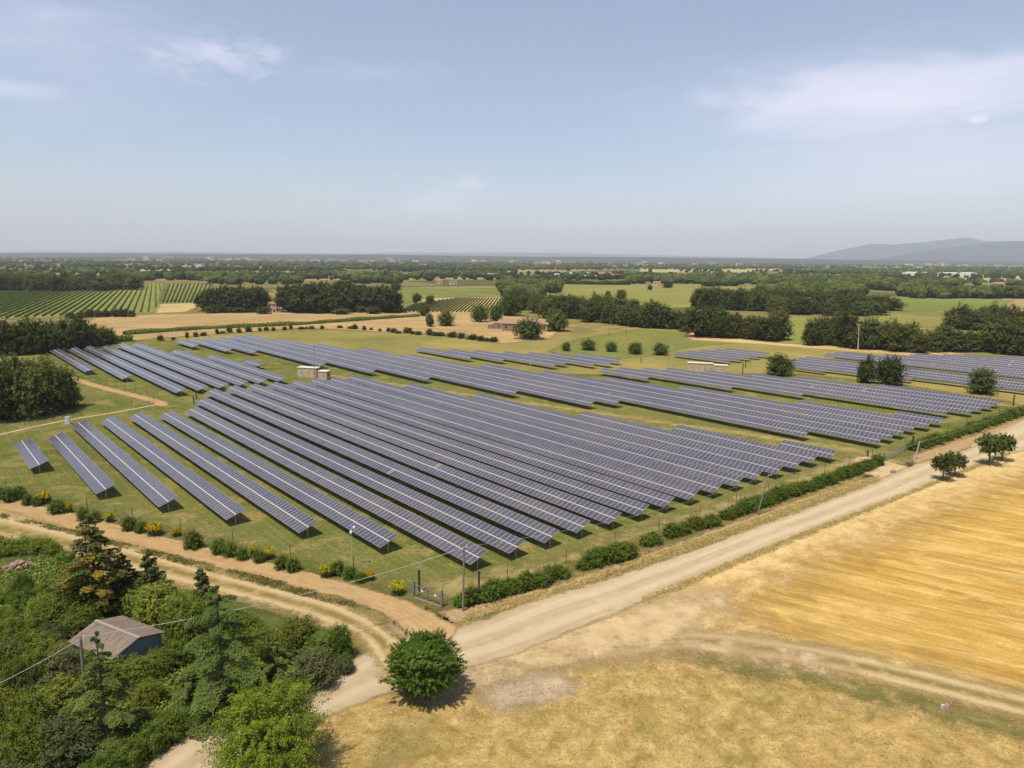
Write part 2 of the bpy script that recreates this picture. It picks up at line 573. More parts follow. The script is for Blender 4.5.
def c_scrub(t, p):
    c = ramp(t, t.noise(p, 0.3, 5, 0.7), [(0.3, (0.045, 0.06, 0.016)), (0.55, (0.085, 0.10, 0.028)), (0.75, (0.17, 0.14, 0.06))])
    return t.mix(t.math('MULTIPLY', t.step(t.noise(p, 2.6, 4, 0.75), 0.45, 0.75), 0.6), c, (0.03, 0.04, 0.012))


def c_flat(a, b, rowaz=None, rowp=2.5, dark=None, sc=0.02):
    def fn(t, p):
        c = t.mix(t.step(t.noise(p, sc, 4, 0.6), 0.35, 0.65), a, b)
        if rowaz is not None:
            st = t.noise(t.mapping(p, math.pi / 2 - rowaz, (120, rowp, 1)), 1.0, 2, 0.5)
            c = t.mix(t.math('MULTIPLY', t.step(st, 0.42, 0.62), 0.6), c, dark)
        return t.mix(t.math('MULTIPLY', t.step(t.noise(p, 0.25, 4, 0.7), 0.4, 0.75), 0.35), c, tuple(x * 0.55 for x in a))
    return fn


# ---------------------------------------------------------------- ground sheets
def seg_dist(X, Y, pts):
    """distance to a polyline, with signed side and position along it"""
    pts = np.asarray(pts)[:, :2]
    best = np.full(X.shape, 1e9); side = np.zeros(X.shape); along = np.zeros(X.shape); frac = np.zeros(X.shape)
    s0 = 0.0
    for i in range(len(pts) - 1):
        a, b = pts[i], pts[i + 1]
        d = b - a
        L = np.hypot(*d)
        tt = np.clip(((X - a[0]) * d[0] + (Y - a[1]) * d[1]) / L ** 2, 0, 1)
        qx, qy = X - a[0] - tt * d[0], Y - a[1] - tt * d[1]
        dist = np.hypot(qx, qy)
        up = dist < best
        best = np.where(up, dist, best)
        sg = np.sign(d[0] * qy - d[1] * qx)
        side = np.where(up, sg, side)
        along = np.where(up, s0 + tt * L, along)
        frac = np.where(up, i + tt, frac)
        s0 += L
    return best, side, along, frac


def inside(X, Y, poly):
    r = np.zeros(X.shape, bool)
    n = len(poly)
    j = n - 1
    for i in range(n):
        xi, yi, xj, yj = poly[i][0], poly[i][1], poly[j][0], poly[j][1]
        c = ((yi > Y) != (yj > Y)) & (X < (xj - xi) * (Y - yi) / (yj - yi + 1e-12) + xi)
        r ^= c
        j = i
    return r


def grid_sheet(name, sdf, bb, z, res, mat, margin=1.5, kind='structure'):
    x0, y0, x1, y1 = bb
    xs = np.arange(x0 - margin - res, x1 + margin + 2 * res, res)
    ys = np.arange(y0 - margin - res, y1 + margin + 2 * res, res)
    X, Y = np.meshgrid(xs, ys)
    sd, ac, al = sdf(X, Y)
    keep = (np.maximum.reduce([sd[:-1, :-1], sd[1:, :-1], sd[:-1, 1:], sd[1:, 1:]]) > -margin)
    nx = len(xs)
    ii, jj = np.nonzero(keep)
    a = ii * nx + jj
    Q = np.stack([a, a + 1, a + nx + 1, a + nx], 1)
    used, inv = np.unique(Q, return_inverse=True)
    Q = inv.reshape(Q.shape)
    V = np.stack([X.ravel()[used], Y.ravel()[used], np.full(len(used), z)], 1)
    me = mesh_np(name, V, Q, mat, {'sd': sd.ravel()[used], 'across': ac.ravel()[used], 'along': al.ravel()[used]})
    return tag(obj(name, me), kind=kind)


def zone(name, pts, z, mat, res=1.0, margin=1.5):
    P = np.array([G(x, y)[:2] for x, y in pts])
    def sdf(X, Y):
        d, _, _, _ = seg_dist(X, Y, np.vstack([P, P[:1]]))
        s = np.where(inside(X, Y, P), d, -d)
        return s, s * 0, s * 0
    return grid_sheet(name, sdf, (P[:, 0].min(), P[:, 1].min(), P[:, 0].max(), P[:, 1].max()), z, res, mat, margin)


def smooth_line(P, n=10):
    """Catmull-Rom through P"""
    P = np.asarray(P, float)
    Q = np.vstack([2 * P[0] - P[1], P, 2 * P[-1] - P[-2]])
    out = []
    for i in range(1, len(Q) - 2):
        for k in range(n):
            t = k / n
            a, b, c, d = Q[i - 1], Q[i], Q[i + 1], Q[i + 2]
            out.append(0.5 * (2 * b + (c - a) * t + (2 * a - 5 * b + 4 * c - d) * t * t + (3 * b - a - 3 * c + d) * t ** 3))
    out.append(P[-1])
    return np.array(out)


def strip(name, left, right, z, mat, res=0.7, margin=1.2):
    """a road between a left and a right edge line (pixel points, equally many)"""
    L = np.array([G(*q)[:2] for q in left]); Rr = np.array([G(*q)[:2] for q in right])
    C = smooth_line(np.hstack([(L + Rr) / 2, (np.linalg.norm(L - Rr, axis=1) / 2)[:, None]]), 8)
    mid, hw = C[:, :2], C[:, 2]
    def sdf(X, Y):
        d, side, al, fr = seg_dist(X, Y, mid)
        w = np.interp(fr, np.arange(len(hw)), hw)
        return w - d, side * d / np.maximum(w, 0.1), al
    w = hw.max()
    return grid_sheet(name, sdf, (mid[:, 0].min() - w, mid[:, 1].min() - w, mid[:, 0].max() + w, mid[:, 1].max() + w), z, res, mat, margin)


def cstrip(name, pts, width, z, mat, res=0.8, margin=1.5):
    P = smooth_line(np.array([G(*q)[:2] for q in pts]), 8)
    def sdf(X, Y):
        d, side, al, fr = seg_dist(X, Y, P)
        return width / 2 - d, side * d / (width / 2), al
    w = width / 2
    return grid_sheet(name, sdf, (P[:, 0].min() - w, P[:, 1].min() - w, P[:, 0].max() + w, P[:, 1].max() + w), z, res, mat, margin)


def build_ground():
    xs = np.concatenate([-np.geomspace(40000, 60, 40), np.linspace(-50, 50, 8), np.geomspace(60, 40000, 40)])
    ys = np.concatenate([[-3000, -600, -100], np.linspace(0, 500, 20), np.geomspace(560, 45000, 40)])
    X, Y = np.meshgrid(xs, ys)
    nx, ny = len(xs), len(ys)
    a = (np.arange(ny - 1)[:, None] * nx + np.arange(nx - 1)[None, :]).ravel()
    Q = np.stack([a, a + 1, a + nx + 1, a + nx], 1)
    V = np.stack([X.ravel(), Y.ravel(), np.zeros(X.size)], 1)
    tag(obj('ground', mesh_np('ground', V, Q, ground_mat('open_country', c_base))), kind='structure')

    E1 = (0.35, 1.0, 0.45)
    EF = (2.0, 3.0, 1.0)
    # far fields first, the lower sheets
    far = [
        ('vineyard_field', [(-60, 320), (-60, 291), (0, 291), (90, 290), (130, 286), (165, 282), (156, 312), (0, 319)], c_flat((0.155, 0.175, 0.05), (0.20, 0.205, 0.066), sc=0.01)),
        ('vineyard_field', [(168, 283), (213, 284), (201, 303), (162, 303)], c_flat((0.15, 0.17, 0.045), (0.20, 0.20, 0.06), sc=0.03)),
        ('stubble_field', [(160, 304), (206, 303), (186, 312), (155, 313)], c_flat((0.34, 0.24, 0.11), (0.40, 0.30, 0.14))),
        ('vineyard_field', [(392, 313), (425, 298), (502, 297), (490, 313)], c_flat((0.30, 0.22, 0.10), (0.36, 0.27, 0.12), sc=0.03)),
        ('green_field', [(340, 290), (420, 288), (497, 288), (502, 297), (425, 298), (400, 305), (345, 300)], c_flat((0.115, 0.135, 0.036), (0.155, 0.165, 0.05))),
        ('pale_field', [(512, 281), (600, 284), (700, 284), (765, 288), (700, 307), (630, 309), (600, 301), (520, 291)], c_flat((0.17, 0.17, 0.05), (0.22, 0.20, 0.065), R_(-60), 6, (0.13, 0.14, 0.04))),
        ('green_field', [(838, 297), (900, 296), (1015, 300), (990, 310), (900, 312), (850, 301)], c_flat((0.115, 0.145, 0.036), (0.15, 0.165, 0.048), sc=0.006)),
        ('green_field', [(862, 311), (950, 318), (945, 330), (870, 320)], c_flat((0.16, 0.16, 0.048), (0.20, 0.18, 0.06), sc=0.008)),
        ('green_field', [(776, 314), (815, 318), (812, 345), (775, 343)], c_flat((0.14, 0.16, 0.036), (0.18, 0.185, 0.05), sc=0.01)),
        ('green_field', [(945, 326), (1000, 331), (1000, 348), (945, 346)], c_flat((0.14, 0.16, 0.036), (0.175, 0.18, 0.05), sc=0.01)),
        ('pale_field', [(640, 268), (780, 269), (780, 272.5), (640, 272)], c_flat((0.26, 0.24, 0.10), (0.30, 0.27, 0.12))),
        ('pale_field', [(830, 273), (1030, 276), (1030, 284.5), (870, 282)], c_flat((0.24, 0.235, 0.085), (0.30, 0.27, 0.11))),
        ('pale_field', [(0, 272), (80, 272), (120, 273), (110, 275.5), (0, 275.5)], c_flat((0.20, 0.22, 0.06), (0.24, 0.24, 0.08))),
        ('pale_field', [(40, 256.2), (110, 256.4), (108, 257.6), (40, 257.4)], c_flat((0.24, 0.25, 0.09), (0.28, 0.27, 0.11))),
        ('pale_field', [(140, 269.5), (176, 269), (180, 272), (138, 272.5)], c_flat((0.30, 0.27, 0.12), (0.34, 0.28, 0.13))),
    ]
    for i, (nm, pts, fn) in enumerate(far):
        P = np.array([G(x, y)[:2] for x, y in pts])
        res = max(6.0, (P[:, 1].max() - P[:, 1].min()) / 70, (P[:, 0].max() - P[:, 0].min()) / 90)
        zone(nm, pts, 0.05 + 0.006 * i, ground_mat(nm, fn, (2.0 * res / 6, 4.0 * res / 6, 1.0)), res, 8.0)

    zone('stubble_field', [(60, 333), (97, 318), (160, 314.5), (270, 312.5), (410, 311), (475, 311), (565, 322), (552, 338), (505, 344), (430, 334), (300, 328), (165, 338), (115, 342)],
         0.16, ground_mat('far_stubble', c_flat((0.30, 0.205, 0.095), (0.37, 0.265, 0.13), R_(-75), 4, (0.24, 0.165, 0.07)), EF), 3.0, 5.0)
    zone('meadow', [(-80, 500), (-80, 352), (45, 346), (170, 338), (300, 328.5), (430, 334), (500, 342), (560, 336), (640, 326), (690, 332), (780, 342), (870, 349), (1040, 352), (1240, 356),
                    (1240, 372), (1024, 409), (880, 466), (455, 610), (400, 598), (0, 494)], 0.012, ground_mat('field_meadow', c_meadow, EF), 2.5, 4.0)
    zone('lawn', [(-80, 500), (-80, 430), (0, 425), (80, 405), (40, 358), (60, 345), (130, 341), (200, 341), (350, 352), (470, 372), (640, 376), (800, 374), (900, 385), (1010, 402), (1010, 412),
                  (878, 464), (458, 606), (402, 594), (0, 490)], 0.016, ground_mat('mown_lawn', c_lawn, (4.0, 4.0, 2.0)), 2.0, 8.0)
    zone('green_meadow', [(548, 352), (575, 340), (640, 329), (690, 334), (745, 342), (690, 347), (650, 356), (600, 360)], 0.020, ground_mat('green_meadow',
         c_flat((0.115, 0.135, 0.035), (0.155, 0.155, 0.045), ROW_AZ, 4, (0.17, 0.155, 0.05), sc=0.04), EF), 2.5, 5.0)
    zone('stubble_strip', [(685, 331), (745, 337), (830, 344), (975, 353), (930, 357), (860, 352), (760, 344), (690, 340)], 0.024, ground_mat('stubble_strip',
         c_flat((0.36, 0.25, 0.11), (0.43, 0.31, 0.14), R_(60), 4, (0.28, 0.20, 0.085)), EF), 2.5, 4.0)

    # near fields
    zone('field_headland', [(560, 636), (612, 612), (690, 579), (800, 535), (905, 494), (1024, 447), (1300, 350), (1500, 520), (1500, 830), (1250, 785), (1024, 718), (865, 673), (765, 654), (650, 647), (560, 655)],
         0.013, ground_mat('headland', c_head, (0.8, 1.8, 0.8)), 1.0, 3.5)
    zone('wheat_field', [(742, 606), (790, 580), (850, 552), (930, 518), (1024, 478), (1300, 370), (1500, 520), (1500, 800), (1250, 757), (1024, 694), (900, 661), (800, 640), (752, 622)],
         0.0155, ground_mat('wheat_stubble', c_wheat, (7.0, 9.0, 4.0)), 1.0, 18.0)
    zone('dry_meadow', [(100, 900), (215, 768), (330, 708), (400, 690), (480, 672), (560, 658), (640, 640), (760, 650), (870, 668), (1024, 712), (1250, 775), (1600, 900), (1300, 1200), (100, 1200)],
         0.014, ground_mat('dry_grass', c_dry, (0.5, 1.3, 0.6)), 0.9, 2.0)
    zone('grass_strip', [(640, 638), (700, 646), (770, 659), (830, 676), (900, 690), (1024, 722), (1150, 760), (1160, 778), (1024, 740), (900, 703), (820, 686), (740, 672), (690, 660), (655, 650)],
         0.018, ground_mat('grass_strip', c_verge, (1.4, 3.2, 1.8)), 0.8, 4.5)
    zone('scrub_ground', [(-250, 520), (-60, 528), (40, 560), (160, 585), (230, 600), (330, 632), (352, 652), (320, 672), (262, 694), (200, 725), (130, 768), (60, 830), (-300, 1000), (-500, 700)],
         0.014, ground_mat('scrub_ground', c_scrub, (0.6, 1.5, 0.6)), 0.9, 2.0)
    zone('bare_ground', [(395, 625), (470, 645), (540, 630), (640, 604), (700, 588), (735, 600), (690, 625), (680, 638), (760, 648), (830, 660), (820, 668), (740, 655), (640, 650), (560, 664), (480, 680), (400, 692), (395, 668)],
         0.022, ground_mat('bare_ground', c_bare, (3.0, 5.0, 2.4)), 0.9, 8.0)
    zone('gravel_patch', [(470, 690), (510, 672), (560, 672), (575, 684), (555, 700), (500, 706)], 0.018,
         ground_mat('gravel', c_flat((0.32, 0.24, 0.155), (0.42, 0.335, 0.235), sc=0.5), (1.6, 2.6, 1.6)), 0.8, 2.5)

    zone('worn_grass', [(420, 592), (455, 600), (500, 588), (560, 566), (640, 541), (720, 515), (800, 487), (872, 460), (860, 452), (800, 474), (740, 497), (660, 521), (600, 543), (540, 561), (480, 576), (430, 582)],
         0.0205, ground_mat('worn_grass', c_worn, (2.2, 5.0, 2.6)), 1.0, 6.0)
    # banks along the hedges: straw litter under the hedge, then a green verge
    zone('litter_bank', [(440, 612), (480, 603), (565, 583), (640, 556), (720, 528), (800, 500), (880, 474), (905, 470), (900, 480), (860, 492), (760, 525), (680, 552), (580, 588), (520, 606), (455, 624)],
         0.020, ground_mat('litter', c_litter, (0.4, 0.8, 0.6)), 0.8, 2.0)
    zone('litter_bank', [(912, 456), (965, 439), (1030, 416), (1100, 395), (1105, 402), (1030, 428), (960, 450), (915, 464)], 0.020, ground_mat('litter', c_litter, (0.4, 0.8, 0.6)), 0.9, 2.0)
    zone('grass_verge', [(440, 627), (470, 620), (530, 602), (600, 578), (680, 550), (760, 522), (850, 490), (880, 480), (882, 490), (853, 501), (763, 534), (683, 563), (606, 593), (534, 617), (472, 636)],
         0.024, ground_mat('verge', c_verge, (0.4, 0.7, 0.7)), 0.7, 1.5)
    zone('grass_verge', [(640, 596), (720, 564), (800, 531), (900, 492), (1024, 443), (1024, 448), (900, 497), (800, 537), (720, 570), (645, 602)], 0.024,
         ground_mat('verge_dry', c_dry, (0.4, 0.8, 0.7)), 0.8, 1.5)
    zone('grass_verge', [(-80, 492), (0, 510), (80, 529), (170, 551), (260, 573), (340, 594), (385, 608), (385, 630), (335, 608), (250, 585), (160, 561), (80, 540), (0, 521), (-80, 502)],
         0.024, ground_mat('verge', c_verge, (0.5, 0.8, 0.7)), 0.8, 1.5)

    road = ground_mat('dirt_road', c_road, E1)
    strip('dirt_road', [(60, 830), (150, 762), (225, 717), (300, 688), (345, 662), (395, 642), (455, 633), (520, 611), (580, 592), (680, 556), (760, 527), (860, 491), (910, 470), (965, 451), (1024, 428), (1200, 366)],
          [(140, 850), (222, 774), (285, 736), (345, 708), (390, 692), (440, 675), (520, 648), (590, 616), (640, 598), (720, 566), (800, 532), (900, 493), (950, 472), (1000, 455), (1040, 440), (1215, 376)], 0.030, road)
    trk = ground_mat('sand_track', c_track, (0.3, 0.7, 0.4))
    strip('farm_track', [(-100, 477), (0, 501), (80, 520), (150, 537), (230, 556), (300, 573), (360, 588), (410, 603), (440, 620)],
          [(-100, 488), (0, 512), (80, 531.5), (150, 548), (230, 568), (300, 586), (350, 600), (392, 618), (425, 645)], 0.034, trk)
    rt = ground_mat('rutted_track', c_ruts, (0.9, 2.0, 1.4))
    strip('farm_track', [(-100, 496), (0, 519), (60, 533.5), (130, 551), (200, 570), (270, 588), (330, 604), (375, 624), (412, 650), (432, 668)],
          [(-100, 514), (0, 537), (60, 550.5), (130, 567.5), (200, 586), (270, 604), (330, 623), (365, 640), (385, 672), (405, 690)], 0.040, rt)
    cstrip('farm_track', [(430, 690), (520, 662), (600, 648), (690, 641), (780, 651), (870, 668), (960, 690), (1024, 706), (1200, 757)], 5.0, 0.0212, ground_mat('field_track', c_ruts, (1.5, 2.2, 1.3)), 0.7, 3.5)
    pth = ground_mat('worn_path', c_worn, (2.4, 3.6, 2.0))
    cstrip('service_path', [(310, 373), (400, 385), (500, 399.5), (600, 413), (700, 428), (800, 442), (860, 452), (895, 462)], 5.0, 0.027, pth, 1.0, 3.0)
    strip('service_path', [(872, 458), (886, 461), (900, 466)], [(867, 465), (878, 472), (888, 480)], 0.029, ground_mat('gate_apron', c_bare, (0.5, 1.0, 0.5)), 0.8, 2.0)
    cstrip('service_path', [(700, 375), (760, 377.5), (850, 387.5), (940, 398), (1040, 409)], 5.5, 0.0275, pth, 1.2, 3.0)
    cstrip('worn_path', [(66, 377), (80, 381), (100, 387), (130, 394.5), (157, 401.5), (163, 405)], 3.2, 0.0282, ground_mat('worn_track', c_track, (0.5, 0.9, 0.4)), 0.8, 1.5)
    cstrip('worn_path', [(-60, 448), (0, 434.5), (60, 421.5), (110, 413.3), (150, 406), (163, 403)], 1.1, 0.0286, ground_mat('kerb_path', c_bare, (0.2, 0.25, 0.2)), 0.5, 0.8)
    cstrip('worn_path', [(140, 317), (250, 314.2), (400, 311.7), (480, 311.7)], 5, 0.18, ground_mat('far_lane', c_bare, (0.8, 1.5, 0.8)), 2.0, 3.0)


build_ground()


# ---------------------------------------------------------------- hills
def build_hills():
    rng = np.random.default_rng(4)
    def ridge(name, prof, d, depth, mat, seed):
        # prof: (px, py of crest) -> real crest heights at distance d
        r = np.random.default_rng(seed)
        px = np.linspace(prof[0][0], prof[-1][0], 150)
        py = np.interp(px, [q[0] for q in prof], [q[1] for q in prof])
        az = (px - 512) / F_PX
        hor = Y_HOR + (px - 512) * ROLL
        hgt = np.maximum((hor - py) / F_PX * d + CAM_H, 1.0)
        nseg = 26
        V = []
        ph = r.uniform(0, 6.28, 8); fr = r.uniform(0.1, 0.5, 8)
        for j in range(nseg):
            v = j / (nseg - 1)
            prof_v = math.sin(math.pi * min(v * 0.62, 1)) ** 1.2
            dd = d - depth / 2 + depth * v
            for i in range(150):
                rug = sum(math.sin(i * fr[k] + v * 9 * fr[k] * 3 + ph[k]) for k in range(8)) / 8
                h = hgt[i] * prof_v * (1 + 0.16 * rug * math.sin(math.pi * v)) 
                V.append([az[i] * dd, dd, h - 1])
        a = (np.arange(nseg - 1)[:, None] * 150 + np.arange(149)[None, :]).ravel()
        Q = np.stack([a, a + 1, a + 151, a + 150], 1)
        tag(obj(name, mesh_np(name, V, Q, mat, smooth=True)), kind='structure')
    hm = ground_mat('hill_woods', lambda t, p: t.mix(t.step(t.noise(p, 0.0022, 6, 0.7), 0.4, 0.62), (0.022, 0.034, 0.022), (0.05, 0.06, 0.04)))
    ridge('hills', [(770, 262), (800, 258), (830, 250), (862, 243), (885, 244), (920, 240), (957, 237), (975, 241), (1030, 240), (1120, 236), (1250, 246), (1400, 262)], 19000, 5000, hm, 1)
    ridge('hills', [(845, 264), (870, 259), (905, 252), (940, 247), (975, 241.5), (1000, 240), (1040, 239.5), (1150, 243), (1300, 262)], 14000, 4000, hm, 2)
    ridge('hills', [(-150, 252), (0, 251.3), (60, 250.6), (110, 251.5), (170, 251.2), (260, 252.8), (330, 253.2), (420, 252.6), (520, 252.3), (600, 253.8), (700, 256), (800, 258.5)], 24000, 4000, hm, 3)
    ridge('hills', [(-300, 254.2), (-50, 253.2), (60, 252.9), (150, 253.4), (260, 254.0), (400, 254.8), (520, 256.2), (700, 257.7), (850, 259.6), (1100, 262)], 9500, 2600, hm, 5)


build_hills()


# ---------------------------------------------------------------- solar rows
P0, PITCH = 16.4428, 6.4239
ZLOW, TILT, BANK_W = 1.30, 0.3383, 3.35


def mat_panel():
    mt, t = mat_new('solar_glass')
    uv = t.n('ShaderNodeUVMap').outputs[0]
    sp = t.n('ShaderNodeSeparateXYZ')
    t.put(sp.inputs[0], uv)
    u, v = sp.outputs[0], sp.outputs[1]
    ti = t.attr('tint')
    fu = t.math('MINIMUM', u, t.math('SUBTRACT', 1.0, u))
    fv = t.math('MINIMUM', v, t.math('SUBTRACT', 1.0, v))
    frame = t.math('MAXIMUM', t.math('LESS_THAN', fu, 0.036), t.math('LESS_THAN', fv, 0.012))
    base = t.mix(ti, (0.050, 0.049, 0.064), (0.084, 0.080, 0.098))
    base = t.mix(t.math('MULTIPLY', t.step(t.noise(t.pos(), 0.6, 3, 0.6), 0.4, 0.7), 0.35), base, (0.105, 0.095, 0.098))   # dust
    orn = t.n('ShaderNodeObjectInfo').outputs['Random']
    big = t.noise(t.pos(), 0.035, 3, 0.6)
    base = t.mix(t.math('MULTIPLY', t.step(big, 0.40, 0.62), 0.45), base, (0.110, 0.094, 0.092))
    base = t.mix(t.math('MULTIPLY', orn, 0.6), base, (0.046, 0.048, 0.078))
    base = t.mix(t.math('MULTIPLY', t.math('GREATER_THAN', ti, 0.985), 0.8), base, (0.19, 0.16, 0.13))
    c = base
    c = t.mix(frame, c, (0.33, 0.33, 0.34))
    b = t.n('ShaderNodeBsdfPrincipled')
    t.put(b.inputs['Base Color'], c)
    b.inputs['IOR'].default_value = 1.5
    t.put(b.inputs['Roughness'], t.math('ADD', 0.16, t.math('MULTIPLY', ti, 0.1)))
    surface(t, b.outputs[0])
    return mt


M_PANEL = mat_panel()
M_FRAME = simple('galvanised_steel', (0.42, 0.42, 0.43), 0.45, 0.6, 0.15)
M_RAIL = simple('bright_aluminium', (0.40, 0.39, 0.37), 0.6, 0.0, 0.08)
M_DARKSTEEL = simple('dark_steel', (0.06, 0.06, 0.065), 0.5, 0.4, 0.3)

ROWS = {
 'near': [(1, 183.5, 159.5), (2, 184, 134.7), (3, 194.5, 120.8), (4, 195.3, 107.7), (5, 195.3, 95.2), (6, 193, 82.5), (7, 193, 69.6), (8, 205, 68.8), (9, 216.7, 68.2),
          (10, 216.7, 67.7), (11, 216.7, 66.8), (12, 216, 66.1), (13, 214, 65.6), (14, 212.4, 64.9), (15, 212.4, 64.2), (16, 210.7, 63.7), (17, 185.6, 63.3), (18, 158.9, 62.4),
          (19, 121.5, 61.7), (20, 96.6, 61.3), (21, 72.1, 60.2)],
 'west': [(6, 358, 282.8), (7, 357, 258.7), (8, 357, 222.2), (9, 356.5, 222), (10, 357, 222), (11, 356.5, 222.2), (12, 319, 222.3), (13, 294.3, 222), (14, 271, 257)],
 'middle': [(14, 355, 330.2), (15, 356, 306.6), (16, 356, 294), (17, 356, 243.4), (18, 356, 217.5), (19, 356.8, 192), (20, 329.7, 154.6), (21, 303.2, 128.9), (22.1, 273.3, 125.1),
            (23.1, 245.2, 72.4), (24.15, 203.4, 58.3), (25.15, 177, 58), (26.15, 152.6, 57.8), (27.2, 127, 57.6), (28.25, 91.2, 56.4), (29.35, 67.2, 55.9)],
 'back': [(25.6, 260.8, 222.2), (26.7, 246, 209.4), (27.7, 237, 186), (28.75, 224.5, 187), (29.8, 216.6, 178), (30.85, 209, 175.4), (32.1, 201.3, 177.5)],
 'upper': [(28.4, 166.8, 145), (29.5, 164.8, 116.6), (30.5, 158, 96.1), (31.5, 151.8, 58.3), (32.5, 140, 54.3), (33.55, 124.6, 53.6), (34.55, 112.1, 52.7), (35.55, 87.2, 52.8)],
 'pocket': [(37.9, 177, 149.8), (39.1, 176, 149.3), (40.2, 174, 149), (41.3, 172, 148.8), (42.4, 169.3, 148.6)],
 'east': [(38.7, 126.2, 112.9), (39.6, 131, 84.9), (40.6, 133, 30), (41.6, 133, 30), (42.6, 133, 30)],
 'far_east': [(45.3, 131.6, 30), (46.3, 131, 30), (47.3, 130, 30), (48.3, 115, 30), (49.4, 107.2, 30), (50.5, 107, 30), (51.5, 98, 30), (52.6, 91.7, 30), (53.7, 80, 30)],
}


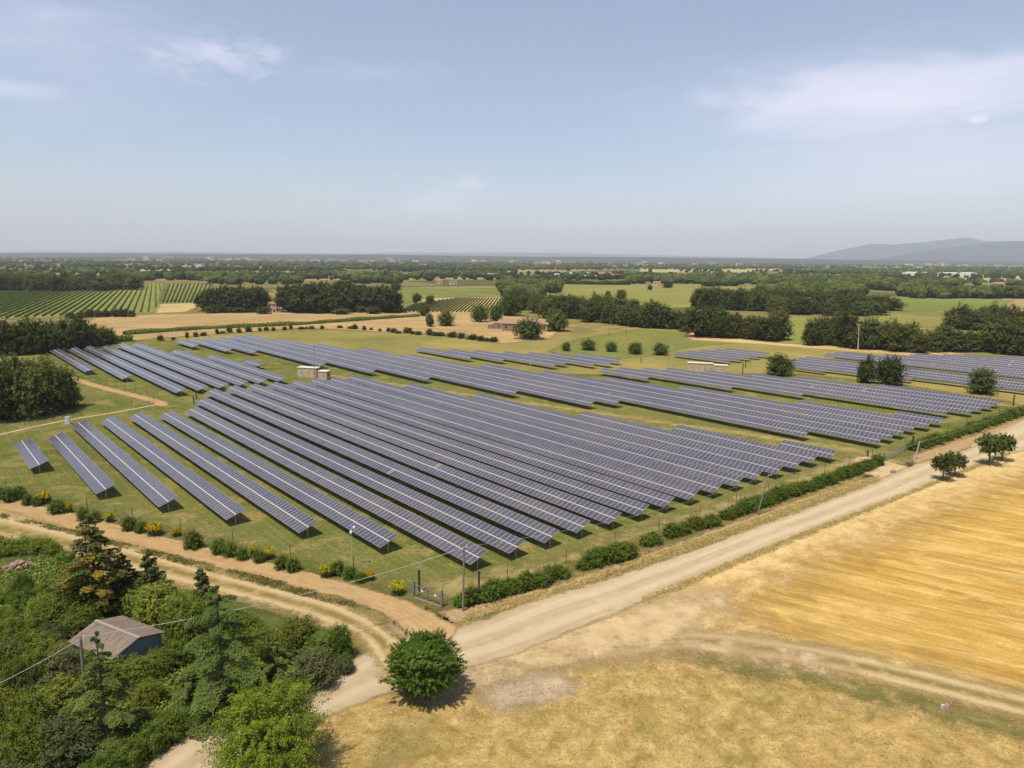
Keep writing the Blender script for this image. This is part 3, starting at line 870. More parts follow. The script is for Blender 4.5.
def build_rows():
    rng = np.random.default_rng(7)
    ct, st = math.cos(TILT), math.sin(TILT)
    gap = 0.13
    mh = (BANK_W - gap) / 2
    post_me = MB()
    post_me.tube([(0, 0, -0.4), (0, 0, 1.50)], 0.075, 6)
    post_me.box((0, 0.0, 1.53), (0.12, 1.5, 0.12), M=np.array([[1, 0, 0], [0, ct, -st], [0, st, ct]]))
    F = [np.concatenate(post_me.Q), np.concatenate(post_me.T)]
    pm = mesh_np('post', np.concatenate(post_me.V), F, M_FRAME)

    def slab(n_mod, v0, v1, seed):
        """modules one metre wide along local -x (towards the far end), v up the slope"""
        r = np.random.default_rng(seed)
        V, Q, UV, TI = [], [], [], []
        k = np.arange(n_mod)
        x0, x1 = k * 1.0 + 0.012, k * 1.0 + 0.988
        jit = r.normal(0, 0.0025, (n_mod, 2))            # each module sits a hair differently
        ti = np.clip(r.beta(2, 2, n_mod) * 0.8 + 0.25 * (np.sin(k * 0.13 + seed) * 0.5 + 0.5) - 0.1, 0, 0.97)
        ti[r.random(n_mod) < 0.001] = 1.0                 # a few discoloured modules
        th = 0.045
        pts = []
        for (xx, vv, sgn) in ((x0, v0, (-1, -1)), (x1, v0, (1, -1)), (x1, v1, (1, 1)), (x0, v1, (-1, 1))):
            h = jit[:, 0] * sgn[0] + jit[:, 1] * sgn[1]
            pts.append((xx, np.full(n_mod, vv), h))
        top = np.stack([np.stack([p[0], p[1], p[2]], 1) for p in pts], 1)       # n,4,3  (x, v, h)
        bot = top.copy(); bot[:, :, 2] -= th
        A = np.concatenate([top, bot], 1).reshape(-1, 3)
        Vw = np.stack([A[:, 0], A[:, 1] * ct - A[:, 2] * st, A[:, 1] * st + A[:, 2] * ct], 1)
        base = (np.arange(n_mod) * 8)[:, None]
        faces = np.array([[0, 1, 2, 3], [7, 6, 5, 4], [0, 4, 5, 1], [1, 5, 6, 2], [2, 6, 7, 3], [3, 7, 4, 0]])
        Q = (base[:, :, None] + faces[None]).reshape(-1, 4)
        uvt = np.array([[0, 0], [1, 0], [1, 1], [0, 1]], float)
        uvs = np.zeros((6, 4, 2)); uvs[0] = uvt
        UV = np.tile(uvs.reshape(-1, 2), (n_mod, 1))
        return Vw, Q, UV, np.repeat(ti, 8)

    seed = 0
    for block, rows in ROWS.items():
        made = []
        for k, ul, ur in rows:
            seed += 1
            n = int(round(ul - ur))
            base = ur * UH + (P0 + PITCH * (k - 1)) * NH
            root = empty('solar_row', (base[0], base[1], 0), 0)
            # local x runs along the row away from the near end, local y north: a rotated, mirrored-free frame
            # x axis = UH, y axis must be 90 deg anticlockwise of it = -NH, so the slope runs towards -y
            root.rotation_euler = (float(rng.normal(0, 0.006)), float(rng.normal(0, 0.0012)), math.atan2(UH[1], UH[0]))
            for nm, v0, v1 in (('lower_panel_bank', 0.0, mh), ('upper_panel_bank', mh + gap, BANK_W)):
                V, Q, UV, TI = slab(n, v0, v1, seed * 2 + (v0 > 0))
                V[:, 1] *= -1
                Q = Q[:, ::-1]; UV = UV.reshape(-1, 4, 2)[:, ::-1].reshape(-1, 2)
                V[:, 2] += ZLOW
                obj(nm, mesh_np(nm, V, Q, M_PANEL, {'tint': TI}, UV), root)
            b = MB()
            vm = mh + gap / 2
            RX = np.array([[1, 0, 0], [0, ct, st], [0, -st, ct]])
            b.box((n / 2, -vm * ct - 0.0, ZLOW + vm * st - 0.012), (n - 0.02, gap - 0.012, 0.03), M=RX)
            b.build('centre_rail', M_RAIL, root)
            b = MB()
            for v in (0.45, mh - 0.35, mh + gap + 0.4, BANK_W - 0.45):
                b.box((n / 2, -v * ct - 0.085 * st, ZLOW + v * st - 0.085 * ct), (n - 0.1, 0.06, 0.07), M=RX)
            b.build('support_frame', M_FRAME, root)
            step = 4.0 if block in ('near', 'west') else 9.0
            npost = max(2, int(round((n - 0.8) / step)) + 1)
            for q in np.linspace(0.4, n - 0.4, npost):
                po = obj('post', pm, root)
                po.location = (float(q), -vm * ct, ZLOW + vm * st - 1.72)
                po.rotation_euler = (0, 0, math.pi)
            made.append((n, root))
        if block == 'near':
            for i, (n, r) in enumerate(made):
                if i == 0:
                    tag(r, 'shortest solar panel row, standing alone at the outer corner of the near block')
                elif i == len(made) - 1:
                    tag(r, 'last short stub of solar row at the gate end of the near block')
                elif i < 7:
                    tag(r, 'long solar row with grass gaps, %s in from the short outer row' % ordw(i))
                else:
                    tag(r, 'packed solar row of the big near block, %s counted from the short outer row' % ordw(i + 1))
        else:
            where = {'west': 'block beside the dark grove, {} from its grassy front edge', 'middle': 'long stepped middle block, {} from its far end',
                     'back': 'small strip behind the middle block, {} from the farmhouse end', 'upper': 'wedge block below the right cabin, {} from its front edge',
                     'pocket': 'little block behind the cream cabins, {} from its front', 'east': 'narrow band behind the three round trees, {} from its front',
                     'far_east': 'farthest band under the dark treeline, {} from its front'}[block]
            for i, (n, r) in enumerate(made):
                tag(r, 'solar panel row in the ' + where.format(ordw(i + 1)))
        grp = {'near': 'solar rows of the near block', 'west': 'solar rows of the block beside the grove', 'middle': 'solar rows of the middle block', 'back': 'solar rows of the small strip block',
               'upper': 'solar rows of the wedge block', 'pocket': 'solar rows of the block behind the cabins', 'east': 'solar rows of the narrow east band', 'far_east': 'solar rows of the farthest band'}[block]
        for n, r in made:
            tag(r, None, 'solar panel row', grp)


build_rows()


# ---------------------------------------------------------------- vegetation
def vnoise(P, f, seed):
    """cheap smooth 3-D noise, -1..1"""
    r = np.random.default_rng(seed)
    o = np.zeros(len(P))
    for k in range(5):
        d = r.normal(size=3); d /= np.linalg.norm(d)
        o += np.sin(P @ d * f * (1 + 0.35 * k) * 2 + r.uniform(0, 6.28))
    return o / 5


def leaf_quads(P, N, S, rng, aspect=0.62, tint=None):
    """a bent diamond-shaped leaf clump at each point"""
    n = len(P)
    N = N / (np.linalg.norm(N, axis=1, keepdims=True) + 1e-9)
    a = rng.normal(size=(n, 3))
    T1 = np.cross(N, a); T1 /= (np.linalg.norm(T1, axis=1, keepdims=True) + 1e-9)
    T2 = np.cross(N, T1)
    S = np.asarray(S)[:, None]
    V = np.stack([P + T1 * S, P + T2 * S * aspect - N * S * 0.25, P - T1 * S, P - T2 * S * aspect - N * S * 0.25], 1).reshape(-1, 3)
    Q = np.arange(n * 4).reshape(n, 4)
    if tint is None:
        tint = rng.uniform(0, 1, n)
    return V, Q, np.repeat(tint, 4)


def ico(c, r, sub=1):
    """an icosphere as arrays"""
    ph = (1 + 5 ** 0.5) / 2
    V = [(-1, ph, 0), (1, ph, 0), (-1, -ph, 0), (1, -ph, 0), (0, -1, ph), (0, 1, ph), (0, -1, -ph), (0, 1, -ph), (ph, 0, -1), (ph, 0, 1), (-ph, 0, -1), (-ph, 0, 1)]
    T = [(0, 11, 5), (0, 5, 1), (0, 1, 7), (0, 7, 10), (0, 10, 11), (1, 5, 9), (5, 11, 4), (11, 10, 2), (10, 7, 6), (7, 1, 8), (3, 9, 4), (3, 4, 2), (3, 2, 6), (3, 6, 8), (3, 8, 9), (4, 9, 5), (2, 4, 11), (6, 2, 10), (8, 6, 7), (9, 8, 1)]
    V = [np.array(v) / np.linalg.norm(v) for v in V]
    for _ in range(sub):
        mid, T2 = {}, []
        def m_(a, b):
            k = (min(a, b), max(a, b))
            if k not in mid:
                v = V[a] + V[b]
                V.append(v / np.linalg.norm(v)); mid[k] = len(V) - 1
            return mid[k]
        for a, b, c_ in T:
            x, y, z = m_(a, b), m_(b, c_), m_(c_, a)
            T2 += [(a, x, z), (b, y, x), (c_, z, y), (x, y, z)]
        T = T2
    return np.array(V) * np.asarray(r) + np.asarray(c), np.array(T)


def crown_arrays(lobes, n, leaf, seed, holes=0.25, core=0.60, up=0.35, spread=0.30):
    """leaves spread through the outer part of a set of ellipsoid lobes, round filler cores tinted dark as inner shade"""
    rng = np.random.default_rng(seed)
    L = [(np.array(c, float), np.array(r, float)) for c, r in lobes]
    w = np.array([r[0] * r[1] + r[0] * r[2] + r[1] * r[2] for _, r in L]); w /= w.sum()
    P, N, TI = [], [], []
    cnt = rng.multinomial(int(n * 1.8), w)
    for (c, r), k in zip(L, cnt):
        d = rng.normal(size=(k, 3)); d /= np.linalg.norm(d, axis=1, keepdims=True)
        rr = 1.04 - np.abs(rng.normal(0, spread * 0.55, k))
        P.append(c + d * r * rr[:, None]); N.append(d / r)
        TI.append(np.full(k, rng.uniform(-0.15, 0.15)))
    P, N, TI = np.concatenate(P), np.concatenate(N), np.concatenate(TI)
    N /= np.linalg.norm(N, axis=1, keepdims=True)
    keep = np.ones(len(P), bool)
    for c, r in L:
        keep &= (((P - c) / (r * 0.74)) ** 2).sum(1) > 1
    size = max(np.ptp(P[:, 0]), np.ptp(P[:, 2]))
    nz = vnoise(P / size, 9.0, seed + 5)
    keep &= nz > -0.75 + holes
    keep &= P[:, 2] > 0.0
    P, N, TI, nz = P[keep], N[keep], TI[keep], nz[keep]
    if len(P) > n:
        s = rng.permutation(len(P))[:n]
        P, N, TI, nz = P[s], N[s], TI[s], nz[s]
    P = P + N * (nz * leaf * 2.2)[:, None]
    Nn = N + rng.normal(0, 0.55, P.shape) + np.array([0, 0, up])
    tint = np.clip(0.5 + TI + rng.normal(0, 0.24, len(P)) + nz * 0.2, 0, 1)
    V, Q, A = leaf_quads(P, Nn, leaf * rng.uniform(0.65, 1.25, len(P)), rng, tint=tint)
    Vs, Ts, As = [V], [], [A]
    off = len(V)
    for c, r in L:
        v, t = ico((0, 0, 0), 1.0, 2)
        v = v * (1 + 0.12 * vnoise(v, 2.5, seed + 9))[:, None] * (r * core) + c
        v[:, 2] = np.maximum(v[:, 2], 0.02)
        Vs.append(v); Ts.append(t + off); As.append(np.full(len(v), 0.1)); off += len(v)  # low tint on the filler core stands in for shade between leaves
    return np.concatenate(Vs), Q, np.concatenate(Ts), np.concatenate(As)


def lobes_round(seed, n=9, w=0.5, z0=0.22, h=1.0, flat=1.0):
    """lobes filling a round crown of half width w between z0 and h"""
    r = np.random.default_rng(seed)
    zc, hh = (z0 + h) / 2, (h - z0) / 2
    L = [((0, 0, zc), (w * 0.66, w * 0.66, hh * 0.76))]
    for i in range(n):
        a = 2 * math.pi * (i + r.uniform(-0.3, 0.3)) / n * 2.4
        e = r.uniform(-0.65, 0.95)
        q = math.sqrt(max(0.05, 1 - e * e))
        s = r.uniform(0.28, 0.44)
        L.append(((math.cos(a) * w * (1 - s) * q, math.sin(a) * w * (1 - s) * q, zc + e * hh * (1 - s * 0.9)), (w * s * 1.15, w * s * 1.15, hh * s * 1.1 * flat)))
    return L


def trunk_mesh(name, h, r, seed, mat, limbs=5, z0=0.25, w=0.35, lean=0.03):
    """a tapered trunk that forks into limbs reaching into the crown"""
    g_ = np.random.default_rng(seed)
    b = MB()
    zs = np.linspace(0, 1, 6)
    wob = g_.normal(0, lean * h * 0.3, (6, 2)) * zs[:, None]
    top = h * 0.72
    pts = [(wob[i, 0], wob[i, 1], -0.05 * h + (top + 0.05 * h) * zs[i]) for i in range(6)]
    b.tube(pts, [r * 1.35, r, r * 0.9, r * 0.75, r * 0.55, r * 0.2], 7)
    for k in range(limbs):
        a = 2 * math.pi * k / limbs + g_.uniform(-0.4, 0.4)
        s = z0 * h + (top - z0 * h) * g_.uniform(0.05, 0.6)
        q = np.array([np.interp(s, [p[2] for p in pts], [p[0] for p in pts]), np.interp(s, [p[2] for p in pts], [p[1] for p in pts]), s])
        d = np.array([math.cos(a), math.sin(a), 0])
        L = w * h * g_.uniform(0.55, 0.95)
        b.tube([q, q + d * L * 0.45 + np.array([0, 0, L * 0.35]), q + d * L + np.array([0, 0, L * 0.75])], [r * 0.5, r * 0.34, r * 0.1], 5)
    F = [np.concatenate(b.Q), np.concatenate(b.T)]
    return mesh_np(name, np.concatenate(b.V), F, mat, smooth=True)


M_BARK = simple('bark', (0.12, 0.09, 0.065), 0.9, 0, 0.4, 6, stretch=(1, 1, 4))
M_OAK = foliage('oak_leaves', (0.025, 0.038, 0.010), (0.135, 0.155, 0.040), 0.28, 0.36)
M_LIGHT = foliage('ash_leaves', (0.036, 0.056, 0.012), (0.150, 0.182, 0.042))
M_PINE = foliage('pine_needles', (0.024, 0.035, 0.011), (0.098, 0.110, 0.036), 0.15)
M_FIG = foliage('mulberry_leaves', (0.034, 0.064, 0.010), (0.165, 0.235, 0.040), 0.3, 0.02)
M_BRIGHT = foliage('robinia_leaves', (0.072, 0.106, 0.012), (0.250, 0.305, 0.036), 0.34, 0.05)
M_HEDGE = foliage('hedge_leaves', (0.036, 0.064, 0.010), (0.155, 0.200, 0.034), 0.25, 0.2)
M_BROOM = foliage('broom_flowers', (0.30, 0.25, 0.008), (0.72, 0.56, 0.012), 0.25, 0.1)
M_BROOMGREEN = foliage('broom_stems', (0.05, 0.075, 0.018), (0.13, 0.15, 0.04), 0.25, 0.15)
M_CEDAR = foliage('cedar_needles', (0.034, 0.056, 0.014), (0.150, 0.190, 0.048), 0.2, 0.12)
M_CYPRESS = foliage('cypress_needles', (0.026, 0.042, 0.012), (0.105, 0.122, 0.034), 0.2, 0.12)
M_RUSTY = foliage('browned_needles', (0.10, 0.085, 0.014), (0.29, 0.21, 0.034), 0.2, 0.1)
M_SCRUB = foliage('scrub_leaves', (0.052, 0.082, 0.012), (0.225, 0.275, 0.046), 0.28, 0.3)
M_GREYSCRUB = foliage('grey_scrub_leaves', (0.042, 0.058, 0.022), (0.150, 0.160, 0.066), 0.2, 0.2)
M_VINE = foliage('vine_leaves', (0.070, 0.098, 0.020), (0.165, 0.195, 0.048), 0.25, 0.15)
M_VINEFAR = foliage('far_vine_leaves', (0.095, 0.130, 0.026), (0.190, 0.220, 0.052), 0.25, 0.05)
M_STRAW = foliage('dry_stalks', (0.32, 0.235, 0.09), (0.62, 0.49, 0.21), 0.5, 0.1)
M_WEED = foliage('green_weeds', (0.07, 0.085, 0.022), (0.18, 0.18, 0.055), 0.45, 0.1)


def ragged_crown(name, seed, mat, n=190, per=14, L=0.17, leaf=0.036, z0=-0.1, up=0.25, low=-0.6, core=0.66, lump=0.30, freq=1.0):
    """unit-size crown (half width 0.5, top at 1) of leafy shoots on an uneven mass"""
    r = np.random.default_rng(seed)
    D = r.normal(size=(n * 2, 3)); D /= np.linalg.norm(D, axis=1, keepdims=True)
    D = D[D[:, 2] > low][:n]
    def radius(d):
        return 1 + lump * (0.75 * vnoise(d, 2.1 * freq, seed + 1) + 0.6 * vnoise(d, 4.3 * freq, seed + 2))
    zc, hz = (z0 + 1) / 2, (1 - z0) / 2
    rad = np.clip(radius(D), 0.55, 1.25)
    P, N, S, TI = [], [], [], []
    for d, q in zip(D, rad):
        b = d * q * r.uniform(0.62, 0.94)
        b = b * [0.5, 0.5, hz] * 0.88 + [0, 0, zc]
        dr = d + [0, 0, up] + r.normal(0, 0.3, 3); dr /= np.linalg.norm(dr)
        l = L * r.uniform(0.5, 1.3)
        t = r.uniform(0, 1, per)
        c = b + dr * (l * t)[:, None] + r.normal(0, 0.20 * l, (per, 3)) * (1.2 - 0.7 * t)[:, None]
        P.append(c); N.append(d * 0.8 + [0, 0, 0.5] + r.normal(0, 0.5, (per, 3))); S.append(leaf * r.uniform(0.6, 1.3, per) * (1.1 - 0.4 * t))
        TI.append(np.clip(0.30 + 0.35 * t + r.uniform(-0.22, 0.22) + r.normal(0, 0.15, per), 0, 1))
    P, N, S, TI = map(np.concatenate, (P, N, S, TI))
    k = P[:, 2] > 0.0
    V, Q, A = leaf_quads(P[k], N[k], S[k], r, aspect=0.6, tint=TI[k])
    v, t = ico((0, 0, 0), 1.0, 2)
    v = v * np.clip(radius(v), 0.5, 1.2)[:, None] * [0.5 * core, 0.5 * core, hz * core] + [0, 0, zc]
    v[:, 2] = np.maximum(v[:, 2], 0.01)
    return mesh_np(name, np.concatenate([V, v]), [Q, t + len(V)], mat, {'tint': np.concatenate([A, np.full(len(v), 0.05)])})  # filler core in the darkest tint paints the shade inside the crown


def crown_mesh(name, lobes, n, leaf, seed, mat, **kw):
    V, Q, T, A = crown_arrays(lobes, n, leaf, seed, **kw)
    return mesh_np(name, V, [Q, T], mat, {'tint': A})


# tree kinds at unit height, crown half width 0.5: shared meshes
LIB = {}


def lib(kind):
    if kind in LIB:
        return LIB[kind]
    out = []
    spec = {
        'oak': (9, M_OAK, dict(n=220, per=14, z0=-0.22, L=0.20, leaf=0.040, lump=0.42), True),
        'light': (7, M_LIGHT, dict(n=200, per=14, z0=-0.18, L=0.22, leaf=0.040, lump=0.42), True),
        'pine': (7, M_PINE, dict(n=230, per=14, z0=-0.12, L=0.14, leaf=0.036, lump=0.34, freq=1.3), True),
        'lollipop': (6, M_LIGHT, dict(n=170, per=13, z0=0.34, L=0.15, leaf=0.044, lump=0.40, low=-0.9, core=0.6, up=0.1), True),
        'bush': (6, M_OAK, dict(n=110, per=11, z0=-0.2, L=0.24, leaf=0.056, lump=0.45), False),
        'hedge': (9, M_HEDGE, dict(n=170, per=13, z0=-0.25, L=0.22, leaf=0.040, lump=0.35), False),
        'broom': (5, M_BROOM, dict(n=85, per=9, z0=0.2, L=0.26, leaf=0.044, lump=0.5, up=0.6), False),
    }[kind]
    nvar, mat, kw, has_trunk = spec
    for v in range(nvar):
        seed = sum(map(ord, kind)) * 10 + v
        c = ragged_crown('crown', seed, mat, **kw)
        t = trunk_mesh('trunk', 1.0, 0.035, seed, M_BARK, z0=max(0.1, kw['z0'])) if has_trunk else None
        out.append((c, t))
    LIB[kind] = out
    return out


_rt_ = random.Random(11)


def place(name, kind, px, py, hpx, wpx, at=None, spin=None):
    """a plant of a library kind: base at survey pixel (px, py), size in pixels there"""
    p = G(px, py) if at is None else np.asarray(at, float)
    s = PXM(p)
    H, W = hpx * s / 0.97, wpx * s
    vs = lib(kind)
    c, t = vs[_rt_.randrange(len(vs))]
    rz = _rt_.uniform(0, 6.28) if spin is None else spin
    if t is None:
        o = obj(name, c)
        o.location = (p[0], p[1], -0.02)
        o.scale = (W, W, H)
        o.rotation_euler = (0, 0, rz)
        return o
    r = empty(name, (p[0], p[1], 0), rz)
    oc = obj('crown', c, r); oc.scale = (W, W, H)
    ot = obj('trunk', t, r); ot.scale = (H * 0.8, H * 0.8, H)
    return r


def grove(name, kind, items, fmt, cat, group, sort=True):
    """several like plants; items (px, base py, height px, width px)"""
    items = sorted(items) if sort else items
    os_ = [place(name, kind, *it) for it in items]
    lab_row(os_, fmt, cat, group)
    return os_


def jit(items, n, seed, x0, x1, ybase, h, w):
    """n trees along a stretch of the picture, unevenly spaced"""
    r = random.Random(seed)
    for i in range(n):
        x = x0 + (x1 - x0) * (i + 0.5 + r.uniform(-0.3, 0.3)) / n
        yb = ybase(x) if callable(ybase) else ybase
        hh = h * r.uniform(0.78, 1.18)
        items.append((x, yb + r.uniform(-1.6, 1.0), hh, w * r.uniform(0.95, 1.6)))
    return items


def build_mid_trees():
    # dark trees left of the solar field's far corner
    grove('oak_tree', 'oak', [(-6, 354, 36, 34), (12, 355, 34, 30), (30, 354, 37, 30), (48, 353, 33, 28), (64, 352, 32, 26), (82, 349, 33, 26), (96, 346, 22, 20), (108, 344, 17, 18)],
          'dark oak beside the tip of the small solar block, {} along from the frame edge', 'tree', 'oaks at the corner of the solar block')
    grove('shrub', 'bush', [(70, 318, 6, 9), (80, 318, 6, 9), (90, 317, 8, 10), (99, 317, 7, 9), (107, 317, 7, 9), (116, 317, 8, 9), (124, 317, 9, 10), (132, 317, 7, 8)],
          'dark low bush along the vineyard foot, {} from the left', 'shrub', 'bushes along the vineyard foot')
    grove('oak_tree', 'oak', [(-12, 418, 52, 44), (8, 420, 50, 40), (30, 418, 49, 38), (52, 413, 46, 34), (66, 408, 40, 28), (-6, 397, 42, 40), (20, 396, 42, 36), (44, 394, 36, 32), (62, 400, 30, 24)],
          'dense dark oak in the grove behind the white cabinet, {} from its outer side', 'tree', 'oaks of the grove by the cabinet')
    # umbrella pines behind the tan field
    it = [(207, 311, 20, 20), (218, 312, 23, 22), (232, 312, 24, 24), (246, 312, 22, 22), (256, 312, 24, 22), (262, 309, 18, 18), (289, 312, 26, 24), (302, 313, 27, 26), (316, 313, 28, 28), (331, 313, 27, 28), (345, 312, 26, 26),
          (357, 311, 24, 24), (375, 312, 24, 24), (391, 313, 23, 22), (383, 308, 22, 20), (322, 305, 22, 26), (344, 303, 22, 26)]
    it = [(x, y, h * 1.06, w * 1.22) for x, y, h, w in it] + [(297, 306, 22, 24), (310, 304, 20, 24), (366, 307, 22, 24), (226, 306, 20, 24), (240, 306, 20, 24)]
    grove('umbrella_pine', 'pine', it, 'spreading umbrella pine in the belt behind the tan field, {} from the vineyard side', 'tree', 'umbrella pines behind the tan field')
    grove('shrub', 'bush', [q for q in jit([], 18, 19, 204, 402, 313.5, 7, 12) if not 264 < q[0] < 288], 'low green shrub at the foot of the umbrella pines, {} from the vineyard side', 'shrub', 'shrubs under the umbrella pines')
    grove('broadleaf_tree', 'light', [(396, 291, 10, 11), (417, 303, 10, 9), (430, 305, 10, 9)], 'small dark green tree above the striped vineyard, {} from the pine belt', 'tree', 'trees above the striped vineyard')
    grove('broadleaf_tree', 'light', [(424, 316, 14, 11), (430, 327, 14, 8), (446, 326, 15, 17), (480, 322, 17, 17), (496, 321, 16, 14), (507, 315, 18, 18), (515, 308, 20, 20)],
          'round leafy tree near the ruined farmhouse, {} from the striped vineyard', 'tree', 'trees by the farmhouse')
    grove('broadleaf_tree', 'light', [(528, 339, 21, 28), (556, 331, 20, 24)], 'bushy green tree beside the farmhouse wall, {} from its ruined end', 'tree', 'trees at the farmhouse wall')
    # tree line across the middle
    yb = lambda x: 318 + (x - 560) * 0.105
    it = jit([], 11, 3, 562, 690, yb, 23, 18)
    grove('oak_tree', 'oak', it, 'tree in the line behind the green meadow, {} from the farmhouse', 'tree', 'trees behind the green meadow')
    it = jit([], 8, 4, 535, 640, lambda x: 309 + (x - 535) * 0.05, 17, 16)
    grove('broadleaf_tree', 'light', it, 'paler tree standing behind the meadow treeline, {} from the farmhouse', 'tree', 'paler trees behind the meadow line')
    grove('broadleaf_tree', 'light', [(512, 316, 22, 20), (522, 310, 18, 18), (536, 313, 18, 18), (546, 318, 17, 18)], 'leafy tree right behind the farmhouse roof, {} from its left', 'tree', 'trees behind the farmhouse')
    it = jit([], 9, 5, 695, 783, lambda x: 336 + (x - 695) * 0.05, 27, 20)
    grove('oak_tree', 'oak', it, 'tall dark tree in the wall of woods above the stubble strip, {} from the meadow', 'tree', 'wall of woods above the stubble')
    it = jit([], 10, 6, 692, 800, lambda x: 309 + (x - 692) * 0.02, 19, 17)
    grove('oak_tree', 'oak', it, 'dark tree in the rear wood beside the pale field, {} from the left', 'tree', 'rear wood beside the pale field')
    it = jit([], 9, 61, 700, 800, lambda x: 303 + (x - 700) * 0.02, 15, 16)
    grove('oak_tree', 'oak', it, 'dark crown at the back of the rear wood, {} from the left', 'tree', 'back of the rear wood')
    it = jit([], 11, 7, 808, 900, lambda x: 345 + (x - 808) * 0.065, 30, 19) + jit([], 6, 8, 905, 972, lambda x: 352, 24, 18)
    grove('broadleaf_tree', 'oak', it, 'tree in the dark line behind the far solar band, {} from the left', 'tree', 'trees behind the far solar band')
    it = [(990, 352, 30, 30), (1005, 354, 34, 30), (1020, 355, 36, 30), (1036, 356, 36, 32), (1014, 346, 30, 30)]
    grove('oak_tree', 'oak', it, 'massive dark oak at the far end of the solar band, {} outward', 'tree', 'oaks at the end of the solar band')
    it = jit([], 14, 9, 772, 896, lambda x: 307 + (x - 772) * 0.03, 17, 17)
    grove('oak_tree', 'oak', it, 'forest tree in front of the bright green field, {} from the pole-line side', 'tree', 'forest in front of the green field')
    it = jit([], 10, 12, 770, 880, lambda x: 314 + (x - 770) * 0.02, 17, 17)
    grove('oak_tree', 'oak', it, 'forest edge tree above the light green patch, {} from the left', 'tree', 'forest edge above the light green patch')
    it = jit([], 12, 10, 948, 1030, lambda x: 329 + (x - 948) * 0.03, 22, 18)
    grove('oak_tree', 'oak', it, 'tree in the square wood beyond the far solar band, {} from its near corner', 'tree', 'square wood beyond the far band')
    it = jit([], 22, 13, 0, 136, lambda x: 291 - abs(x - 60) * 0.01, 15, 14)
    grove('oak_tree', 'oak', it, 'dark tree in the belt above the big vineyard, {} from the left', 'tree', 'belt above the big vineyard')
    grove('oak_tree', 'oak', [(621, 299, 10, 11), (608, 297, 6, 6), (650, 290, 5, 5), (668, 288, 7, 10)], 'lone tree standing out in the wide pale field, {} from the left', 'tree', 'lone trees in the pale field')
    # trees inside and around the solar field
    grove('small_tree', 'light', [(566, 351, 9, 9), (588, 350, 11, 15), (611, 351.5, 10, 12), (635, 354, 11.5, 14), (660, 355, 12, 15)],
          'small dark tree on the meadow edge behind the solar rows, {} from the farmhouse', 'tree', 'five small trees on the meadow edge')
    for it, lb in (((779, 375.5, 21, 25), 'small spreading tree alone between the cabins and the narrow solar band'), ((865, 383, 27, 17), 'darker narrower tree of the touching pair among the solar bands'),
                   ((888, 385, 29, 27), 'broad round tree of the touching pair among the solar bands'), ((981, 394, 27, 25), 'single round tree beside the dark post, at the end of the solar rows')):
        o = place('broadleaf_tree', 'light' if it[0] in (779,) else 'oak', *it)
        tag(o, lb, 'tree', 'trees among the solar bands')
    for it, lb in (((942.5, 480.5, 26, 21), 'small thin-trunked tree at the wheat field edge, nearest the farm gate'), ((954.5, 476.5, 24, 21), 'small tree second from the farm gate along the wheat field edge'),
                   ((988.5, 465, 31, 25), 'small leafy tree at the field edge, taller of the farther pair'), ((1001.5, 461, 27, 22), 'small tree at the field edge, outermost from the farm gate')):
        tag(place('roadside_tree', 'lollipop', *it), lb, 'tree', 'four small trees by the wheat field')
    # shrubs in a broken row along the far fence of the solar field
    pts = [(160, 340.5), (172, 339.5), (185, 338), (196, 337), (206, 336), (216, 334.5), (222, 333.8), (231, 333), (240, 332.5), (250, 331.5), (258, 331.5), (268, 331), (276, 330.8), (283, 330.3), (290, 330), (300, 329), (307, 329),
           (313, 328.6), (320, 328.8), (340, 328), (349, 328.6), (357, 329.4), (365, 330), (372, 330.5), (379, 331), (386, 331.7), (393, 332.2), (400, 333), (406, 333.3), (412, 333.8), (420, 334.5), (427, 335), (434, 335.6), (441, 336.2),
           (448, 337), (455, 337.5), (462, 338.2), (469, 339), (475, 339.8), (482, 340.6), (489, 341.2), (494, 341.8)]
    r = random.Random(5)
    grove('shrub', 'bush', [(x + r.uniform(-2.5, 2.5), y + r.uniform(-0.4, 0.4), r.uniform(2.6, 6.8), r.uniform(3.2, 7) * (1.5 if x > 390 else 1)) for x, y in pts], 'small dark shrub in the dotted row along the far fence, {} from the left', 'shrub', 'dotted shrubs along the far fence')


